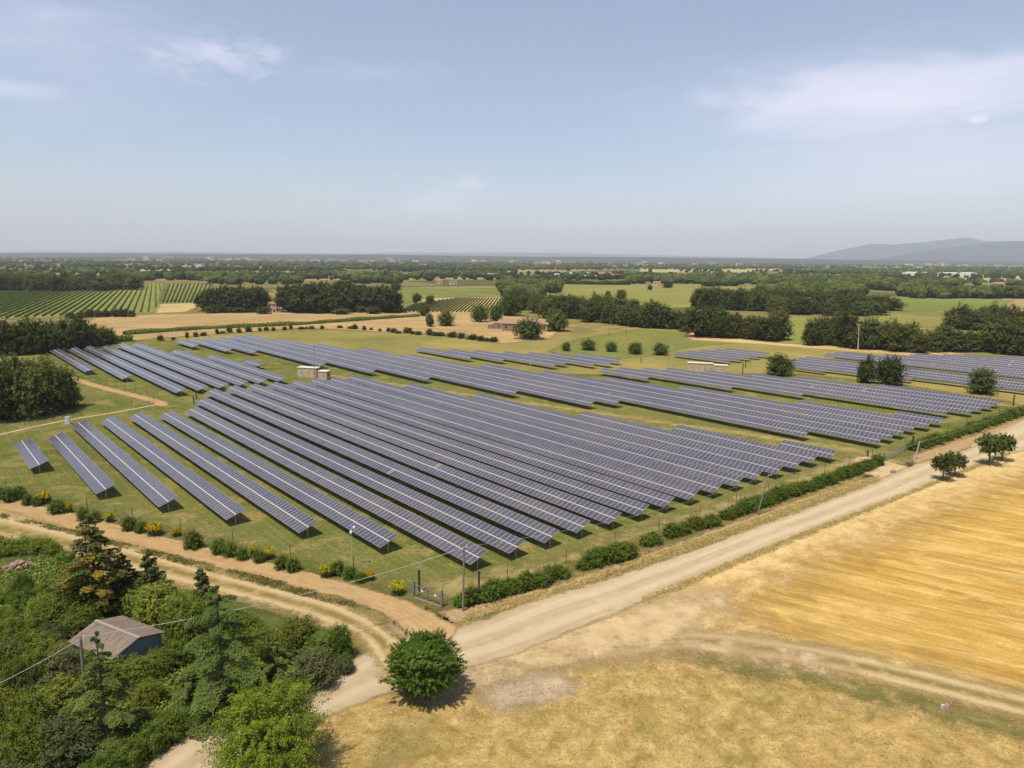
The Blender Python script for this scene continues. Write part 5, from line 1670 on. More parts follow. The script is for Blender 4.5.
def build_grass():
    rng = np.random.default_rng(17)
    def patch(name, polys, n, h, w, mat, thr=-9, f=0.25):
        Ps = []
        for pts in polys:
            P = np.array([G(x, y)[:2] for x, y in pts])
            A_ = 0.5 * abs(np.dot(P[:, 0], np.roll(P[:, 1], 1)) - np.dot(P[:, 1], np.roll(P[:, 0], 1)))
            q = rng.uniform(P.min(0), P.max(0), (int(n * (P.max(0) - P.min(0)).prod() / A_ / len(polys)), 2))
            Ps.append(q[inside(q[:, 0], q[:, 1], P)])
        P = np.concatenate(Ps)
        P = P[vnoise(np.column_stack([P, P[:, 0] * 0]), f, 8) + rng.normal(0, 0.25, len(P)) > thr]
        k = 4
        P = np.repeat(P, k, 0) + rng.normal(0, 0.10, (len(P) * k, 2))
        H = h * rng.uniform(0.4, 1.3, len(P))
        V, T, A = blades(np.column_stack([P, np.full(len(P), 0.0)]), H, w * rng.uniform(0.6, 1.4, len(P)), rng, 2.2)
        tag(obj(name, mesh_np(name, V, T, mat, {'tint': A})), kind='stuff')
    dry = [[(215, 790), (330, 712), (400, 694), (480, 680), (560, 664), (640, 646), (760, 656), (870, 674), (1024, 720), (1024, 800), (215, 800)]]
    patch('dry_grass', dry, 9000, 0.10, 0.045, M_STRAW, -0.15, 0.35)
    bank = [[(470, 610), (480, 606), (565, 586), (640, 558), (720, 531), (800, 502), (880, 475), (880, 482), (800, 512), (720, 541), (640, 570), (560, 595), (455, 625)]]
    patch('bank_straw', bank, 6000, 0.22, 0.05, M_STRAW, -0.4, 0.5)
    verge = [[(0, 513), (80, 532), (170, 554), (260, 576), (340, 597), (380, 612), (335, 605), (250, 582), (160, 559), (80, 537), (0, 518)]]
    patch('verge_grass', verge, 5000, 0.20, 0.05, M_WEED, -0.1, 0.5)
    edge = [[(640, 598), (720, 566), (800, 533), (900, 494), (1010, 452), (1010, 455), (900, 499), (800, 540), (720, 573), (645, 605)]]
    patch('edge_straw', edge, 5000, 0.18, 0.05, M_STRAW, -0.3, 0.5)


build_near_trees()
build_scrub()
build_hedges()
build_grass()


# ---------------------------------------------------------------- buildings, poles, fences
M_WALL = simple('cream_render', (0.42, 0.335, 0.215), 0.9, 0, 0.15, 0.8)
M_WALLW = simple('white_render', (0.52, 0.49, 0.43), 0.9, 0, 0.12, 0.8)
M_WALLP = simple('pink_render', (0.52, 0.33, 0.24), 0.9, 0, 0.15, 0.8)
M_STONE = simple('rubble_stone', (0.30, 0.225, 0.15), 0.95, 0, 0.45, 1.6)
M_TILE = simple('terracotta_tiles', (0.30, 0.185, 0.125), 0.9, 0, 0.35, 1.4, stretch=(0.35, 2, 1))
M_CEMENT = simple('weathered_sheet_roof', (0.215, 0.17, 0.135), 0.95, 0, 0.5, 1.2, stretch=(0.25, 2.2, 1))
M_SHADEWALL = simple('shaded_sheet_wall', (0.15, 0.165, 0.165), 0.85, 0, 0.3, 1.5)  # shade on the wall below the eaves is put into this dark tone
M_DARK = simple('dark_opening', (0.02, 0.02, 0.022), 0.6, 0, 0.1)
M_WHITE = simple('white_sheet', (0.70, 0.69, 0.66), 0.6, 0, 0.1, 1.0)
M_WOOD = simple('weathered_pole_wood', (0.23, 0.19, 0.15), 0.9, 0, 0.4, 4, stretch=(1, 1, 0.15))
M_CONC = simple('pale_concrete', (0.42, 0.40, 0.37), 0.9, 0, 0.2, 2)
M_WIRE = simple('pale_cable', (0.34, 0.33, 0.31), 0.7, 0, 0.1)
M_GATE = simple('grey_gate_steel', (0.20, 0.20, 0.20), 0.6, 0.2, 0.2)
M_MESH = simple('fence_wire', (0.16, 0.18, 0.15), 0.6, 0.3, 0.1)
M_POSTD = simple('dark_post', (0.035, 0.03, 0.028), 0.7, 0, 0.3)
M_BRICK = simple('broken_brick', (0.24, 0.14, 0.09), 0.95, 0, 0.45, 3, col2=(0.26, 0.22, 0.17))


def gable_roof(w, d, z, rise, over, th=0.14):
    """two roof slabs, ridge along x"""
    b = MB()
    hw, hd = w / 2 + over, d / 2 + over
    dz = rise * over / (d / 2)
    for s in (-1, 1):
        V = [(-hw, 0, z + rise), (hw, 0, z + rise), (hw, s * hd, z - dz), (-hw, s * hd, z - dz)]
        V += [(x, y, q + th) for x, y, q in V]
        b.add(V, [[0, 1, 2, 3], [7, 6, 5, 4], [0, 4, 5, 1], [1, 5, 6, 2], [2, 6, 7, 3], [3, 7, 4, 0]])
    return b


def gable_walls(w, d, z, rise):
    b = MB()
    V = [(-w / 2, -d / 2, -0.3), (w / 2, -d / 2, -0.3), (w / 2, d / 2, -0.3), (-w / 2, d / 2, -0.3), (-w / 2, -d / 2, z), (w / 2, -d / 2, z), (w / 2, d / 2, z), (-w / 2, d / 2, z), (-w / 2, 0, z + rise - 0.01), (w / 2, 0, z + rise - 0.01)]
    b.add(V, [[0, 1, 5, 4], [2, 3, 7, 6], [0, 3, 2, 1], [4, 5, 9, 8], [6, 7, 8, 9]], None)
    b.add([V[1], V[2], V[6], V[9], V[5], V[3], V[0], V[4], V[8], V[7]], None, [[0, 1, 2], [0, 2, 3], [0, 3, 4], [5, 6, 7], [5, 7, 8], [5, 8, 9]])
    return b


def house(name, p, w, d, z, rise, rz, wall, roof, label, cat='house', group=None, windows=3, floors=1, chimney=True, door=True):
    r = empty(name, (p[0], p[1], 0), rz)
    gable_walls(w, d, z, rise).build('wall', wall, r)
    ro = gable_roof(w, d, z, rise, 0.4).build('roof', roof, r)
    if chimney:
        b = MB(); b.box((w * 0.22, d * 0.14, z + rise + 0.3), (0.7, 0.7, 1.5)); b.build('chimney', wall, ro)
    fh = z / floors
    for f in range(floors):
        for i in range(windows):
            x = w * ((i + 0.5) / windows - 0.5)
            if door and f == 0 and i == windows // 2:
                b = MB(); b.box((x, -d / 2 - 0.03, 1.05), (1.2, 0.1, 2.3)); b.build('door', M_DARK, r)
                continue
            b = MB(); b.box((x, -d / 2 - 0.03, fh * (f + 0.55)), (1.1, 0.1, 1.3)); b.build('window', M_DARK, r)
    return tag(r, label, cat, group)


def build_buildings():
    # the hut: ridge runs from the gable wall to the back left
    r = empty('hut', (-41.75, 67.3, 0), math.radians(152.7))
    W_, D_, Z_, RI = 7.3, 5.7, 2.70, 0.85
    gable_walls(W_ - 0.5, D_ - 0.4, Z_ - 0.02, RI - 0.05).build('wall', M_SHADEWALL, r)
    # corrugated sheets in two courses per slope, a few slipped
    b = MB()
    rng = random.Random(4)
    for s in (-1, 1):
        for k in range(8):
            x0 = -W_ / 2 + W_ * k / 8; x1 = x0 + W_ / 8 - 0.012
            lift = rng.uniform(0, 0.035)
            V, n = [], 9
            for j in range(n):
                x = x0 + (x1 - x0) * j / (n - 1)
                c = 0.022 * math.cos(j * math.pi)
                V += [(x, s * 0.02, Z_ + RI + 0.06 + c + lift), (x, s * (D_ / 2 + 0.2), Z_ - 0.05 + 0.06 + c + lift)]
            Q = [[2 * j, 2 * j + 1, 2 * j + 3, 2 * j + 2] for j in range(n - 1)]
            b.add(V, Q)
    b.build('roof', M_CEMENT, r)
    b = MB(); b.box((0, 0, Z_ + RI + 0.11), (W_ + 0.1, 0.34, 0.07)); b.build('ridge_cap', simple('ridge_cap', (0.27, 0.22, 0.18), 0.9, 0, 0.2), r)
    tag(r, 'small grey hut with brown corrugated gable roof, sunk in the green thicket', 'hut')

    # inverter cabins
    def cabin(px, py, wpx, d, h, rz, wall, label, doors):
        p = G(px, py)
        w = wpx * PXM(p)
        o = empty('inverter_cabin', p, rz)
        bb = MB(); bb.box((0, 0, h / 2), (w, d, h)); bb.build('wall', wall, o)
        bb = MB(); bb.box((0, 0, h + 0.09), (w + 0.3, d + 0.3, 0.18)); bb.build('roof', simple('cabin_roof', (0.55, 0.52, 0.46), 0.8, 0, 0.15), o)
        for i in range(doors):
            x = w * ((i + 0.5) / doors - 0.5)
            bb = MB(); bb.box((x, -d / 2 - 0.02, 1.08), (1.5, 0.06, 2.1)); dr = bb.build('door', simple('cabin_door', (0.44, 0.38, 0.29), 0.6, 0, 0.1), o)
            bb = MB(); bb.box((x + 0.35, -d / 2 - 0.06, 1.6), (0.5, 0.05, 0.7)); bb.build('vent', simple('vent', (0.25, 0.22, 0.18), 0.7), dr)
        bb = MB(); bb.box((w / 2 + 0.015, 0, h * 0.62), (0.05, 1.0, 0.8)); bb.build('grille', M_DARKSTEEL, o)
        return tag(o, label, 'cabin', 'inverter cabins of the solar farm')
    rz = R_(-15)
    cabin(309, 376.5, 21, 2.8, 3.3, rz, M_WALL, 'long cream cabin with white roof behind the near solar block', 3)
    cabin(324.5, 379.5, 9.5, 2.8, 3.0, rz, simple('peach_render', (0.50, 0.31, 0.18), 0.9, 0, 0.1), 'small peach cabin standing close to the long cream cabin behind the near block', 1)
    cabin(700, 371.5, 24, 2.8, 3.3, rz, simple('peach_render_pale', (0.44, 0.31, 0.19), 0.9, 0, 0.1), 'long pale peach cabin among the upper solar rows', 4)
    cabin(720.5, 373, 12.5, 2.8, 3.0, rz, M_WALL, 'short cream cabin beside the long pale peach cabin in the upper rows', 1)
    # white cabinet at the fence
    p = G(68, 424)
    o = empty('cabinet', p, R_(10))
    bb = MB(); bb.box((0, 0, 0.1), (1.2, 1.0, 0.25)); bb.build('plinth', M_CONC, o)
    bb = MB(); bb.box((0, 0, 0.98), (0.95, 0.8, 1.55)); bb.build('body', M_WHITE, o)
    bb = MB(); bb.box((0, 0, 1.80), (1.1, 0.95, 0.1)); bb.build('lid', M_CONC, o)
    bb = MB(); bb.box((0, -0.42, 0.98), (0.7, 0.05, 1.25)); bb.build('door', simple('cabinet_door', (0.55, 0.54, 0.52), 0.5), o)
    tag(o, 'white service cabinet standing on the kerb path near the oak grove', 'cabinet')

    # farmhouse
    p = G(526, 331.5)
    farm = house('farmhouse', p + np.array([0, 4, 0]), 27, 9, 4.6, 2.0, R_(-8), M_STONE, M_TILE, 'long tan stone farmhouse with faded tile roof in the stubble behind the solar rows', 'farmhouse', None, 6, 1, False)
    p = G(499, 328.5)
    o = empty('ruined_barn', p, R_(-4))
    bb = MB()
    for x, w, h in ((-5, 3.2, 2.6), (-1.6, 3.0, 3.8), (1.9, 3.2, 3.2), (5, 2.6, 4.2)):
        bb.box((x, 0, h / 2), (w, 5.5, h))
    bb.build('wall', M_STONE, o)
    for x in (-3.3, 0.2, 3.6):
        bb = MB(); bb.box((x, -2.6, 1.0), (0.35, 0.4, 2.0)); bb.build('opening', M_DARK, o)
    bb = MB(); bb.box((2.8, 0.3, 4.1), (7.2, 6, 0.22), M=np.array([[1, 0, 0.0], [0, 0.96, -0.26], [0, 0.26, 0.96]])); bb.build('roof', M_TILE, o)
    tag(o, 'half ruined stone barn with broken walls at the end of the farmhouse', 'barn')

    # houses on the plain: px, foot py, width px, wall height m, wall, roof, label
    far = [(273.5, 312, 12, 6.5, M_WALLP, M_TILE, 'pink house with red roof tucked among the umbrella pines'), (281, 312.5, 6, 3.2, M_WALLP, M_TILE, 'low pink annex beside the pink house among the umbrella pines'),
           (54, 272, 11, 6, M_WALLP, M_TILE, 'pink country house farthest toward the frame edge above the vineyard wood'), (83, 271.5, 9, 5, M_WALL, M_TILE, 'small cream house in the middle of the three above the vineyard wood'),
           (104, 271, 14, 6, M_WALLW, M_TILE, 'wide pale house with brown roof, last of the three above the vineyard wood'), (160, 261.2, 6, 6, M_WALLW, M_TILE, 'white house speck above the dark wood, alone near the far plain rim'),
           (223, 261, 9, 7, M_WALLW, M_TILE, 'pale villa on the far plain above the tree belts'), (213, 260.5, 6, 6, M_WALLP, M_TILE, 'rosy house just beside the pale villa on the far plain'), (251, 261, 7, 7, M_WALL, M_TILE, 'cream house on the far plain, one field past the pale villa'),
           (178, 271, 7, 5, M_WALLP, M_TILE, 'brown-roofed farm beyond the little vineyard'), (200, 266, 10, 5, M_WALLW, M_CEMENT, 'low pale farm sheds between far hedgerows'), (205, 284.5, 8, 3, M_WALLP, M_TILE, 'reddish shed half hidden at the wood end above the little vineyard'),
           (250, 280, 7, 4, M_WALLW, M_CEMENT, 'grey shed at the edge of the dark wood above the pines'), (316, 261.5, 9, 7, M_WALLW, M_TILE, 'far white farm above the pine belt'), (331, 261.5, 10, 8, M_WALL, M_TILE, 'taller cream farm beside the far white farm'),
           (374, 262.5, 9, 7, M_WALLW, M_TILE, 'white hamlet house on the plain past the pine belt'), (366, 262.3, 6, 7, M_WALLP, M_TILE, 'rosy hamlet house touching the white one on the plain'), (383, 267, 9, 6, M_WALLW, M_TILE, 'white roofed farm below the plain hamlet'),
           (343, 278, 12, 6, M_WALL, M_TILE, 'cream house with a front yard above the umbrella pines'), (331, 279, 6, 4, M_WALL, M_TILE, 'small outbuilding of the cream house above the pines'), (431, 276, 12, 5.5, M_WALLP, M_TILE, 'long brown-roofed farm above the green field'),
           (443, 276, 7, 5, M_WALLP, M_TILE, 'short wing beside the long brown-roofed farm'), (440, 284, 8, 5.5, M_WALLP, M_TILE, 'pink house at the green field corner'), (453, 284.5, 9, 4.5, M_WALLW, M_CEMENT, 'grey roofed house next to the pink house at the green field'),
           (490, 277, 13, 10, M_WALLW, M_TILE, 'big white villa with red roof rising above the far trees'), (478, 267, 5, 6, M_WALLW, M_CEMENT, 'white speck of a house behind the big villa'), (423, 266, 8, 6, M_WALLW, M_TILE, 'pale house among hedgerows above the long farm'),
           (402, 264.5, 7, 6, M_WALL, M_TILE, 'cream house on the plain between hamlet and villa'), (543, 264.5, 20, 5, M_WALLP, M_TILE, 'long pinkish farm building on the far plain'), (619, 277.5, 18, 5, M_WALLP, M_TILE, 'long red-roofed farm at the end of the greenhouses'),
           (633, 277.2, 7, 4, M_WALLP, M_TILE, 'short red-roofed shed past the long red farm'), (657, 285.5, 9, 5, M_WALLP, M_TILE, 'pinkish house at the corner of the wide pale field'), (648, 285, 5, 4, M_WALL, M_TILE, 'little cream house left of the pinkish corner house'),
           (571, 263.5, 8, 6, M_WALLW, M_TILE, 'white farm on the rim of the far plain past the greenhouses'), (640, 265.5, 9, 6, M_WALLW, M_CEMENT, 'pale barns on the far plain before the yellow strips'), (739, 265, 7, 8, M_WALLW, M_TILE, 'white house near the end of the yellow field strip'),
           (714, 264.5, 5, 7, M_WALLW, M_TILE, 'tiny white house left of the strip-end house'), (840, 280, 11, 5, M_WALLP, M_TILE, 'tan farm at the forest rim under the mountains'), (829, 279, 6, 4.5, M_WALL, M_TILE, 'small cream shed beside the tan farm at the forest rim'),
           (770, 273, 6, 6, M_WALL, M_TILE, 'cream house above the dark forest, nearest the plain middle'), (781, 272.5, 5, 6, M_WALL, M_TILE, 'second cream house above the dark forest'), (966, 288, 12, 5, M_WALLW, M_CEMENT, 'grey-white farm behind the rear tree line'),
           (997, 287, 16, 6, M_WALLW, simple('red_tiles', (0.48, 0.18, 0.10), 0.9, 0, 0.2), 'white house with bright red roof at the rear tree line'), (985, 286.5, 7, 4.5, M_WALLP, M_TILE, 'rosy wing beside the bright red roof'),
           (830, 267.5, 6, 7, M_WALLW, M_TILE, 'white house under the mountain foot'), (1000, 267.5, 8, 8, M_WALLP, M_TILE, 'rosy house in the town below the mountains'), (1012, 268, 7, 8, M_WALLW, M_TILE, 'white town house below the mountains at the frame edge'), (985, 267.6, 6, 8, M_WALL, M_TILE, 'cream town house below the mountains, innermost')]
    rr = random.Random(9)
    for px, py, wpx, z, wl, rf, lb in far:
        p = G(px, py)
        s = PXM(p)
        w = wpx * s * 0.8
        z = max(min(z, 6.5), 1.5 * s)
        d = min(w * 0.8, 9 + s * 2)
        house('house', p, w, d, z, max(1.2, d * 0.17), R_(rr.uniform(-25, 25)), wl, rf, lb, 'house', 'houses on the plain', max(2, min(5, int(w / 4))), 2 if z > 5.2 else 1, s < 1.2)
    for (x0, x1, y0, y1, n, nm) in ((130, 330, 258.5, 262, 14, 'in the scattered village on the far left plain'), (340, 520, 259.5, 264.5, 13, 'in the scattered village behind the umbrella pines'), (540, 760, 261, 266, 11, 'on the far plain behind the greenhouses'), (880, 1020, 264.5, 269, 11, 'of the town at the mountain foot')):
        xs_ = sorted(rr.uniform(x0, x1) for _ in range(n))
        os_ = []
        for x in xs_:
            p = G(x, rr.uniform(y0, y1))
            s = PXM(p)
            w = rr.uniform(3.5, 6.5) * s
            os_.append(house('house', p, w, w * 0.7, rr.uniform(1.3, 2.0) * s, 0.6 * s, R_(rr.uniform(-30, 30)), [M_WALL, M_WALLW, M_WALLP][rr.randrange(3)], M_TILE, None, None, None, 2, 1, False, False))
        lab_row(os_, 'small pale house ' + nm + ', {} from the left', 'house', 'far village houses')

    def shed(px, py, wpx, z, d, label, wall=M_WHITE, roof=M_WHITE):
        p = G(px, py)
        w = wpx * PXM(p)
        o = empty('long_shed', p, R_(3))
        gable_walls(w, d, z, 1.4).build('wall', wall, o)
        gable_roof(w, d, z, 1.4, 0.3).build('roof', roof, o)
        for i in range(4):
            bb = MB(); bb.box((w * (i - 1.5) / 4.2, -d / 2 - 0.05, z * 0.4), (w * 0.05, 0.12, z * 0.7)); bb.build('door', M_CONC, o)
        tag(o, label, 'shed', 'long pale sheds on the plain')
    shed(957, 276, 34, 9, 30, 'very long white industrial shed under the mountains')
    shed(915, 275, 22, 8, 24, 'shorter white shed next to the very long one under the mountains')
    grey = simple('greenhouse_sheet', (0.50, 0.50, 0.49), 0.4, 0, 0.15, 0.3)
    for i, (px, py, wpx) in enumerate(((577, 277.2, 44), (574, 275.6, 40), (570, 274.2, 36))):
        shed(px, py, wpx, 3.4, 10, ['long grey greenhouse tunnel, nearest of three on the plain', 'long grey greenhouse tunnel in the middle of three', 'long grey greenhouse tunnel at the back of three'][i], grey, grey)


def pole_at(name, base, top, rad, mat, label, cat, group=None, extra=None, trad=None):
    """a pole whose foot and tip are given by survey pixels; it may lean sideways"""
    p = G(*base)
    h = height_to(p, top[1])
    q = np.array([p[0], p[1], h])
    lean = (top[0] - proj(q)[0]) * PXM(q)
    o = empty(name, p)
    b = MB()
    b.tube([(0, 0, -0.4), (lean * 0.5, 0, h * 0.5), (lean, 0, h)], [rad, rad * 0.88, trad or rad * 0.72], 8)
    b.build('shaft', mat, o)
    if extra:
        extra(o, lean, h)
    tag(o, label, cat, group)
    return o, p + np.array([lean, 0, h])


def wire(a, b, sag, rad, label, n=24):
    a, b = np.asarray(a, float), np.asarray(b, float)
    t = np.linspace(0, 1, n)[:, None]
    P = a + (b - a) * t - np.array([0, 0, 1]) * sag * 4 * t * (1 - t)
    m_ = MB(); m_.tube(P, rad, 5)
    tag(m_.build('cable', M_WIRE), label, 'cable', 'overhead cables')


def build_poles():
    def insul(o, lean, h):
        b = MB(); b.tube([(lean - 0.05, 0, h - 0.25), (lean + 0.4, 0, h - 0.2)], 0.035, 6); b.build('bracket', M_FRAME, o)
        b = MB(); b.tube([(lean + 0.38, 0, h - 0.2), (lean + 0.38, 0, h + 0.02)], [0.06, 0.05], 8); b.build('insulator', M_WHITE, o)
    _, ta = pole_at('utility_pole', (463, 611), (464, 546), 0.14, M_WOOD, 'slender grey utility pole by the metal gate corner', 'utility pole', 'old utility poles', insul)
    _, th = pole_at('utility_pole', (85, 694), (80.3, 636), 0.17, M_WOOD, 'thick wooden pole standing in the thicket before the hut', 'utility pole', 'old utility poles', insul)
    _, tb = pole_at('utility_pole', (757, 515), (769, 474), 0.13, M_WOOD, 'leaning wooden pole beside the solid road hedge', 'utility pole', 'old utility poles', insul)
    _, tc = pole_at('utility_pole', (914.8, 459.5), (919.8, 441), 0.14, M_CONC, 'short leaning pale pole at the farm entrance', 'utility pole', 'old utility poles', insul)
    _, td = pole_at('utility_pole', (1016, 418), (1018.5, 403), 0.13, M_WOOD, 'wooden pole in the far hedge near the frame edge', 'utility pole', 'old utility poles', insul)
    dz = np.array([0.38, 0, -0.05])
    wire(th + dz, ta + dz, 1.1, 0.032, 'pale cable running over the hut roof to the gate pole')
    left = G(-150, 745, 6.2)
    wire(left, th + dz, 0.7, 0.032, 'pale cable from the thicket pole out of the frame')
    wire(ta + dz, tb + dz, 1.4, 0.016, 'thin cable above the road hedge, gate pole to leaning pole')
    wire(tb + dz, tc + dz, 1.4, 0.016, 'thin cable from the leaning pole to the farm entrance')
    wire(tc + dz, td + dz, 1.2, 0.016, 'thin cable along the far hedge')

    def cross(o, lean, h):
        b = MB(); b.box((lean, 0, h - 0.5), (2.2, 0.14, 0.16)); b.build('crossarm', M_FRAME, o)
        for x in (-0.9, 0, 0.9):
            b = MB(); b.tube([(lean + x, 0, h - 0.45), (lean + x, 0, h - 0.05)], [0.08, 0.05], 8); b.build('insulator', M_WHITE, o)
    pole_at('power_pole', (858, 350), (859, 324), 0.30, M_CONC, 'pale concrete power pole with crossarm before the dark treeline', 'power pole', 'power poles', cross, 0.2)
    pole_at('power_pole', (672, 367), (672, 333.5), 0.17, M_CONC, 'tall pale pole beside the pale peach cabin', 'power pole', 'power poles', None)
    pole_at('power_pole', (314.5, 379), (314, 340.5), 0.14, M_FRAME, 'tall grey mast standing in front of the long cream cabin', 'power pole', 'power poles', None)
    pole_at('power_pole', (530.5, 371), (530.5, 346), 0.12, M_CONC, 'thin pale mast rising from the middle solar block', 'power pole', 'power poles', None)

    def camhead(o, lean, h):
        b = MB(); b.tube([(lean, 0, h - 0.1), (lean + 0.35, -0.2, h - 0.05)], 0.03, 6); br = b.build('arm', M_FRAME, o)
        b = MB(); b.box((lean + 0.4, -0.3, h - 0.12), (0.22, 0.45, 0.2)); b.build('camera', M_WHITE, o)
        b = MB(); b.box((lean - 0.1, -0.15, h - 0.9), (0.3, 0.3, 0.3)); b.build('lamp', M_WHITE, o)
    pole_at('camera_pole', (352, 567), (351.6, 525.6), 0.055, M_CONC, 'thin pale camera pole beside the sparse hedge', 'camera pole', 'camera poles', camhead)
    for b_, t_, lb in (((419.4, 592), (419.4, 571), 'black post just inside the metal gate, beside its hinge'), ((479, 589), (479, 572), 'black post behind the first hedge piece'), ((867.5, 456), (867.5, 451), 'short black post at the farm entrance hedge end'),
                       ((912, 450), (912, 436), 'black post across the farm entrance behind the far hedge'), ((1013, 406), (1013, 395), 'black post beyond the far hedge near the frame edge'),
                       ((194, 404), (194, 396), 'black post between the near and the small block, lower of two'), ((196.6, 399), (196.6, 391), 'black post between the near and the small block, upper of two'),
                       ((742.5, 374), (742.5, 364), 'black post past the short cream cabin, nearer the solar rows'), ((745.5, 368), (745.5, 361), 'black post behind the short cream cabin'), ((641, 363), (641, 358), 'short black post between two small meadow trees'), ((609, 335), (609, 331), 'black post out in the green meadow, farmhouse side'), ((626, 335), (626, 331), 'black post out in the green meadow, woods side')):
        p = G(*b_)
        o = empty('security_post', p)
        h = height_to(p, t_[1])
        bb = MB(); bb.box((0, 0, h / 2 - 0.1), (0.26, 0.26, h + 0.2)); bb.build('housing', M_POSTD, o)
        bb = MB(); bb.box((0, 0, h + 0.05), (0.32, 0.32, 0.1)); bb.build('cap', M_DARKSTEEL, o)
        tag(o, lb, 'post', 'black security posts')


def fence(name, line, h, step, label, wires=7):
    P = np.array([G(*q) for q in line])
    seg = np.linalg.norm(np.diff(P, axis=0), axis=1)
    cum = np.concatenate([[0], np.cumsum(seg)])
    o = empty(name, P[0])
    pm = MB(); pm.tube([(0, 0, -0.3), (0, 0, h)], 0.045, 6); pm.tube([(0, 0, h), (0, 0.25, h + 0.25)], 0.03, 5)
    me = mesh_np('post', np.concatenate(pm.V), [np.concatenate(pm.Q), np.concatenate(pm.T)], M_POSTD)
    for s in np.linspace(0, cum[-1], int(cum[-1] / step) + 2):
        q = np.array([np.interp(s, cum, P[:, k]) for k in range(3)]) - P[0]
        x = obj('post', me, o); x.location = q
    b = MB()
    for z in np.linspace(0.15, h - 0.1, wires):
        b.tube(P - P[0] + [0, 0, z], 0.007, 3, cap=False)
    for s in np.arange(0, cum[-1], 1.2):
        q = np.array([np.interp(s, cum, P[:, k]) for k in range(3)]) - P[0]
        b.tube([q + [0, 0, 0.1], q + [0, 0, h - 0.08]], 0.006, 3, cap=False)
    b.build('wire_mesh', M_MESH, o)
    return tag(o, label, 'fence', 'wire fences round the solar farm')


def build_fences():
    fence('wire_fence', [(443, 603), (500, 584), (560, 566), (640, 537), (720, 511), (800, 483), (872, 458)], 2.2, 11, 'wire fence behind the road hedge from the metal gate to the farm entrance')
    fence('wire_fence', [(413, 595), (350, 571), (280, 556), (200, 537), (120, 518), (50, 502), (-30, 484)], 2.2, 11, 'wire fence behind the sparse hedge along the sand track')
    fence('wire_fence', [(905, 446), (964, 427), (1040, 401)], 2.2, 12, 'wire fence behind the far hedge beyond the farm entrance', 4)
    fence('wire_fence', [(-40, 437), (0, 430), (60, 419), (110, 411), (158, 401.5), (158, 398), (120, 389), (75, 376)], 2.0, 7, 'wire fence bending round the grassy corner before the oak grove', 7)
    # gate
    a, b_ = G(414, 597), G(442, 607)
    d = b_ - a
    L = np.linalg.norm(d)
    o = empty('metal_gate', a, math.atan2(d[1], d[0]))
    for x in (0, L):
        b = MB(); b.box((x, 0, 1.0), (0.24, 0.24, 2.4)); b.box((x, 0, 2.23), (0.3, 0.3, 0.06)); b.build('gate_post', M_GATE, o)
    for k in range(2):
        x0, x1 = 0.2 + k * (L - 0.3) / 2, 0.1 + (k + 1) * (L - 0.3) / 2
        b = MB()
        for z in (0.15, 1.0, 1.75):
            b.box(((x0 + x1) / 2, 0, z), (x1 - x0, 0.06, 0.06))
        for x in (x0, x1):
            b.box((x, 0.0, 0.95), (0.058, 0.058, 1.66))
        lf = b.build('gate_leaf', M_GATE, o)
        b = MB()
        for x in np.arange(x0 + 0.15, x1 - 0.05, 0.15):
            b.tube([(x, 0.0, 0.18), (x, 0.0, 1.72)], 0.012, 4, cap=False)
        b.build('bar', M_GATE, lf)
        b = MB(); b.box(((x0 + x1) / 2 + 0.2, -0.05, 1.25), (0.35, 0.02, 0.3)); b.build('notice_plate', M_WHITE, lf)
    b = MB(); b.box((L / 2, 0, 0.02), (L, 0.25, 0.06)); b.build('threshold', simple('threshold', (0.30, 0.26, 0.2), 0.9), o)
    tag(o, 'double leaf metal gate at the near corner of the solar farm', 'gate')
    # farm entrance gate by the far hedge
    a, b_ = G(883, 462), G(905, 452)
    d = b_ - a
    L = np.linalg.norm(d)
    o = empty('metal_gate', a, math.atan2(d[1], d[0]))
    for x in (0, L):
        b = MB(); b.box((x, 0, 1.0), (0.24, 0.24, 2.2)); b.build('gate_post', M_GATE, o)
    b = MB()
    for z in (0.2, 1.0, 1.7):
        b.box((L / 2, 0, z), (L - 0.3, 0.05, 0.05))
    for x in np.arange(0.3, L - 0.2, 0.35):
        b.box((x, 0.03, 0.95), (0.03, 0.03, 1.5))
    b.build('gate_leaf', M_FRAME, o)
    tag(o, 'wide barred metal gate at the farm entrance between the two hedges', 'gate')


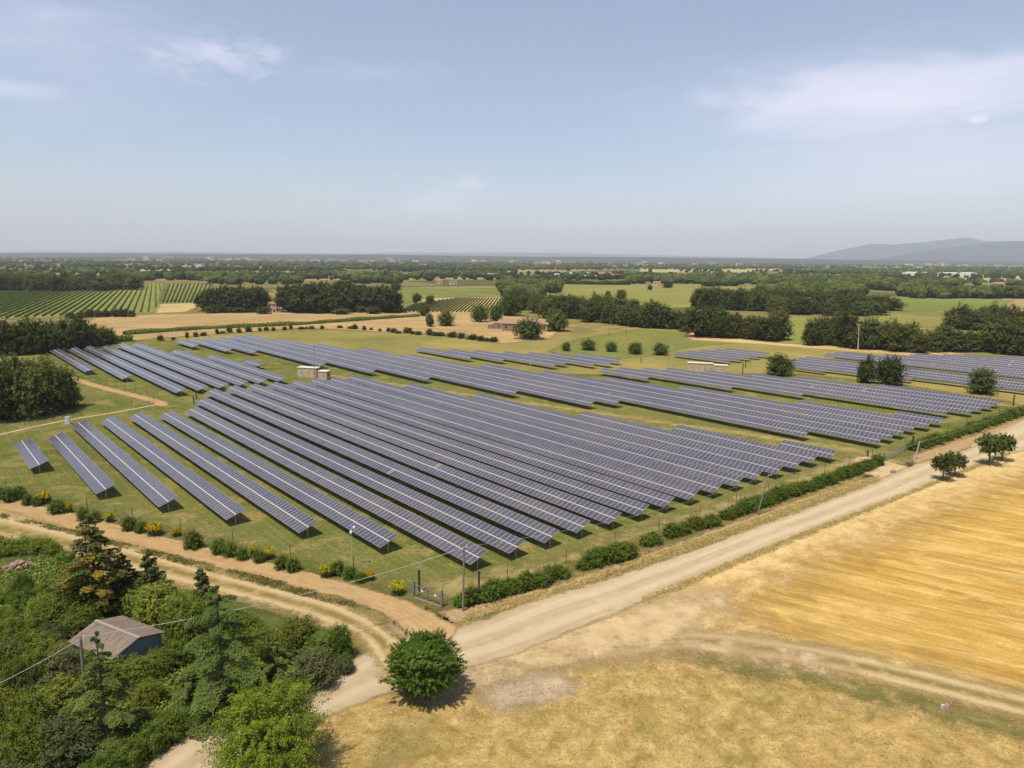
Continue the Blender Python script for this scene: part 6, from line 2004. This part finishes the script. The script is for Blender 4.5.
def build_debris():
    rng = np.random.default_rng(31)
    b = MB()
    c = G(20, 568)
    for k in range(110):
        a, q = rng.uniform(0, 6.28), abs(rng.normal(0, 1.0))
        z = max(0.05, 1.1 - q * 0.55) * rng.uniform(0.3, 1.0)
        v, t = ico((c[0] + math.cos(a) * q * 1.25, c[1] + math.sin(a) * q, z), rng.uniform(0.12, 0.34, 3), 0)
        b.add(v + rng.normal(0, 0.03, v.shape), None, t)
    tag(b.build('rubble', M_BRICK), kind='stuff')
    b = MB()
    for k in range(380):
        p = G(rng.normal(520, 28), rng.normal(688, 8))
        v, t = ico((p[0], p[1], 0.03), rng.uniform(0.04, 0.12, 3), 0)
        b.add(v, None, t)
    for k in range(300):
        p = G(rng.uniform(430, 700), rng.uniform(596, 612) if rng.random() < 0.2 else rng.uniform(640, 700))
        v, t = ico((p[0], p[1], 0.02), rng.uniform(0.03, 0.10, 3), 0)
        b.add(v, None, t)
    tag(b.build('gravel', simple('loose_stones', (0.40, 0.33, 0.25), 0.95, 0, 0.4, 2)), kind='stuff')
    p = G(942.5, 709)
    o = empty('marker_stone', p, 0.4)
    b = MB(); b.box((0, 0, 0.2), (0.3, 0.3, 0.5), taper=0.85); b.build('block', M_CONC, o)
    b = MB(); b.box((0.75, 0.1, 0.12), (0.7, 0.5, 0.24), 0.3, taper=0.7); b.build('footing', M_BRICK, o)
    tag(o, 'small white marker block in the dry grass by the field track', 'marker stone')
    p = G(893, 472.5)
    v, t = ico((0, 0, 0.25), (0.6, 0.45, 0.42), 2)
    b = MB(); b.add(v * (1 + 0.12 * vnoise(v, 3, 2))[:, None], None, t)
    o = b.build('boulder', M_STONE, None, p)
    tag(o, 'single dark boulder on the farm entrance apron', 'boulder')


build_buildings()
build_poles()
build_fences()
build_debris()


# ---------------------------------------------------------------- haze
def build_haze():
    mt = bpy.data.materials.new('haze')
    mt.use_nodes = True
    t = NT(mt.node_tree)
    v = t.n('ShaderNodeVolumePrincipled')
    v.inputs['Color'].default_value = (0.68, 0.735, 0.90, 1)
    v.inputs['Density'].default_value = HAZE
    v.inputs['Anisotropy'].default_value = 0.0
    o = t.n('ShaderNodeOutputMaterial')
    t.put(o.inputs['Volume'], v.outputs[0])
    b = MB()
    b.box((0, 12500, 349), (76000, 28600, 702))
    tag(b.build('haze', mt), kind='stuff')


build_haze()
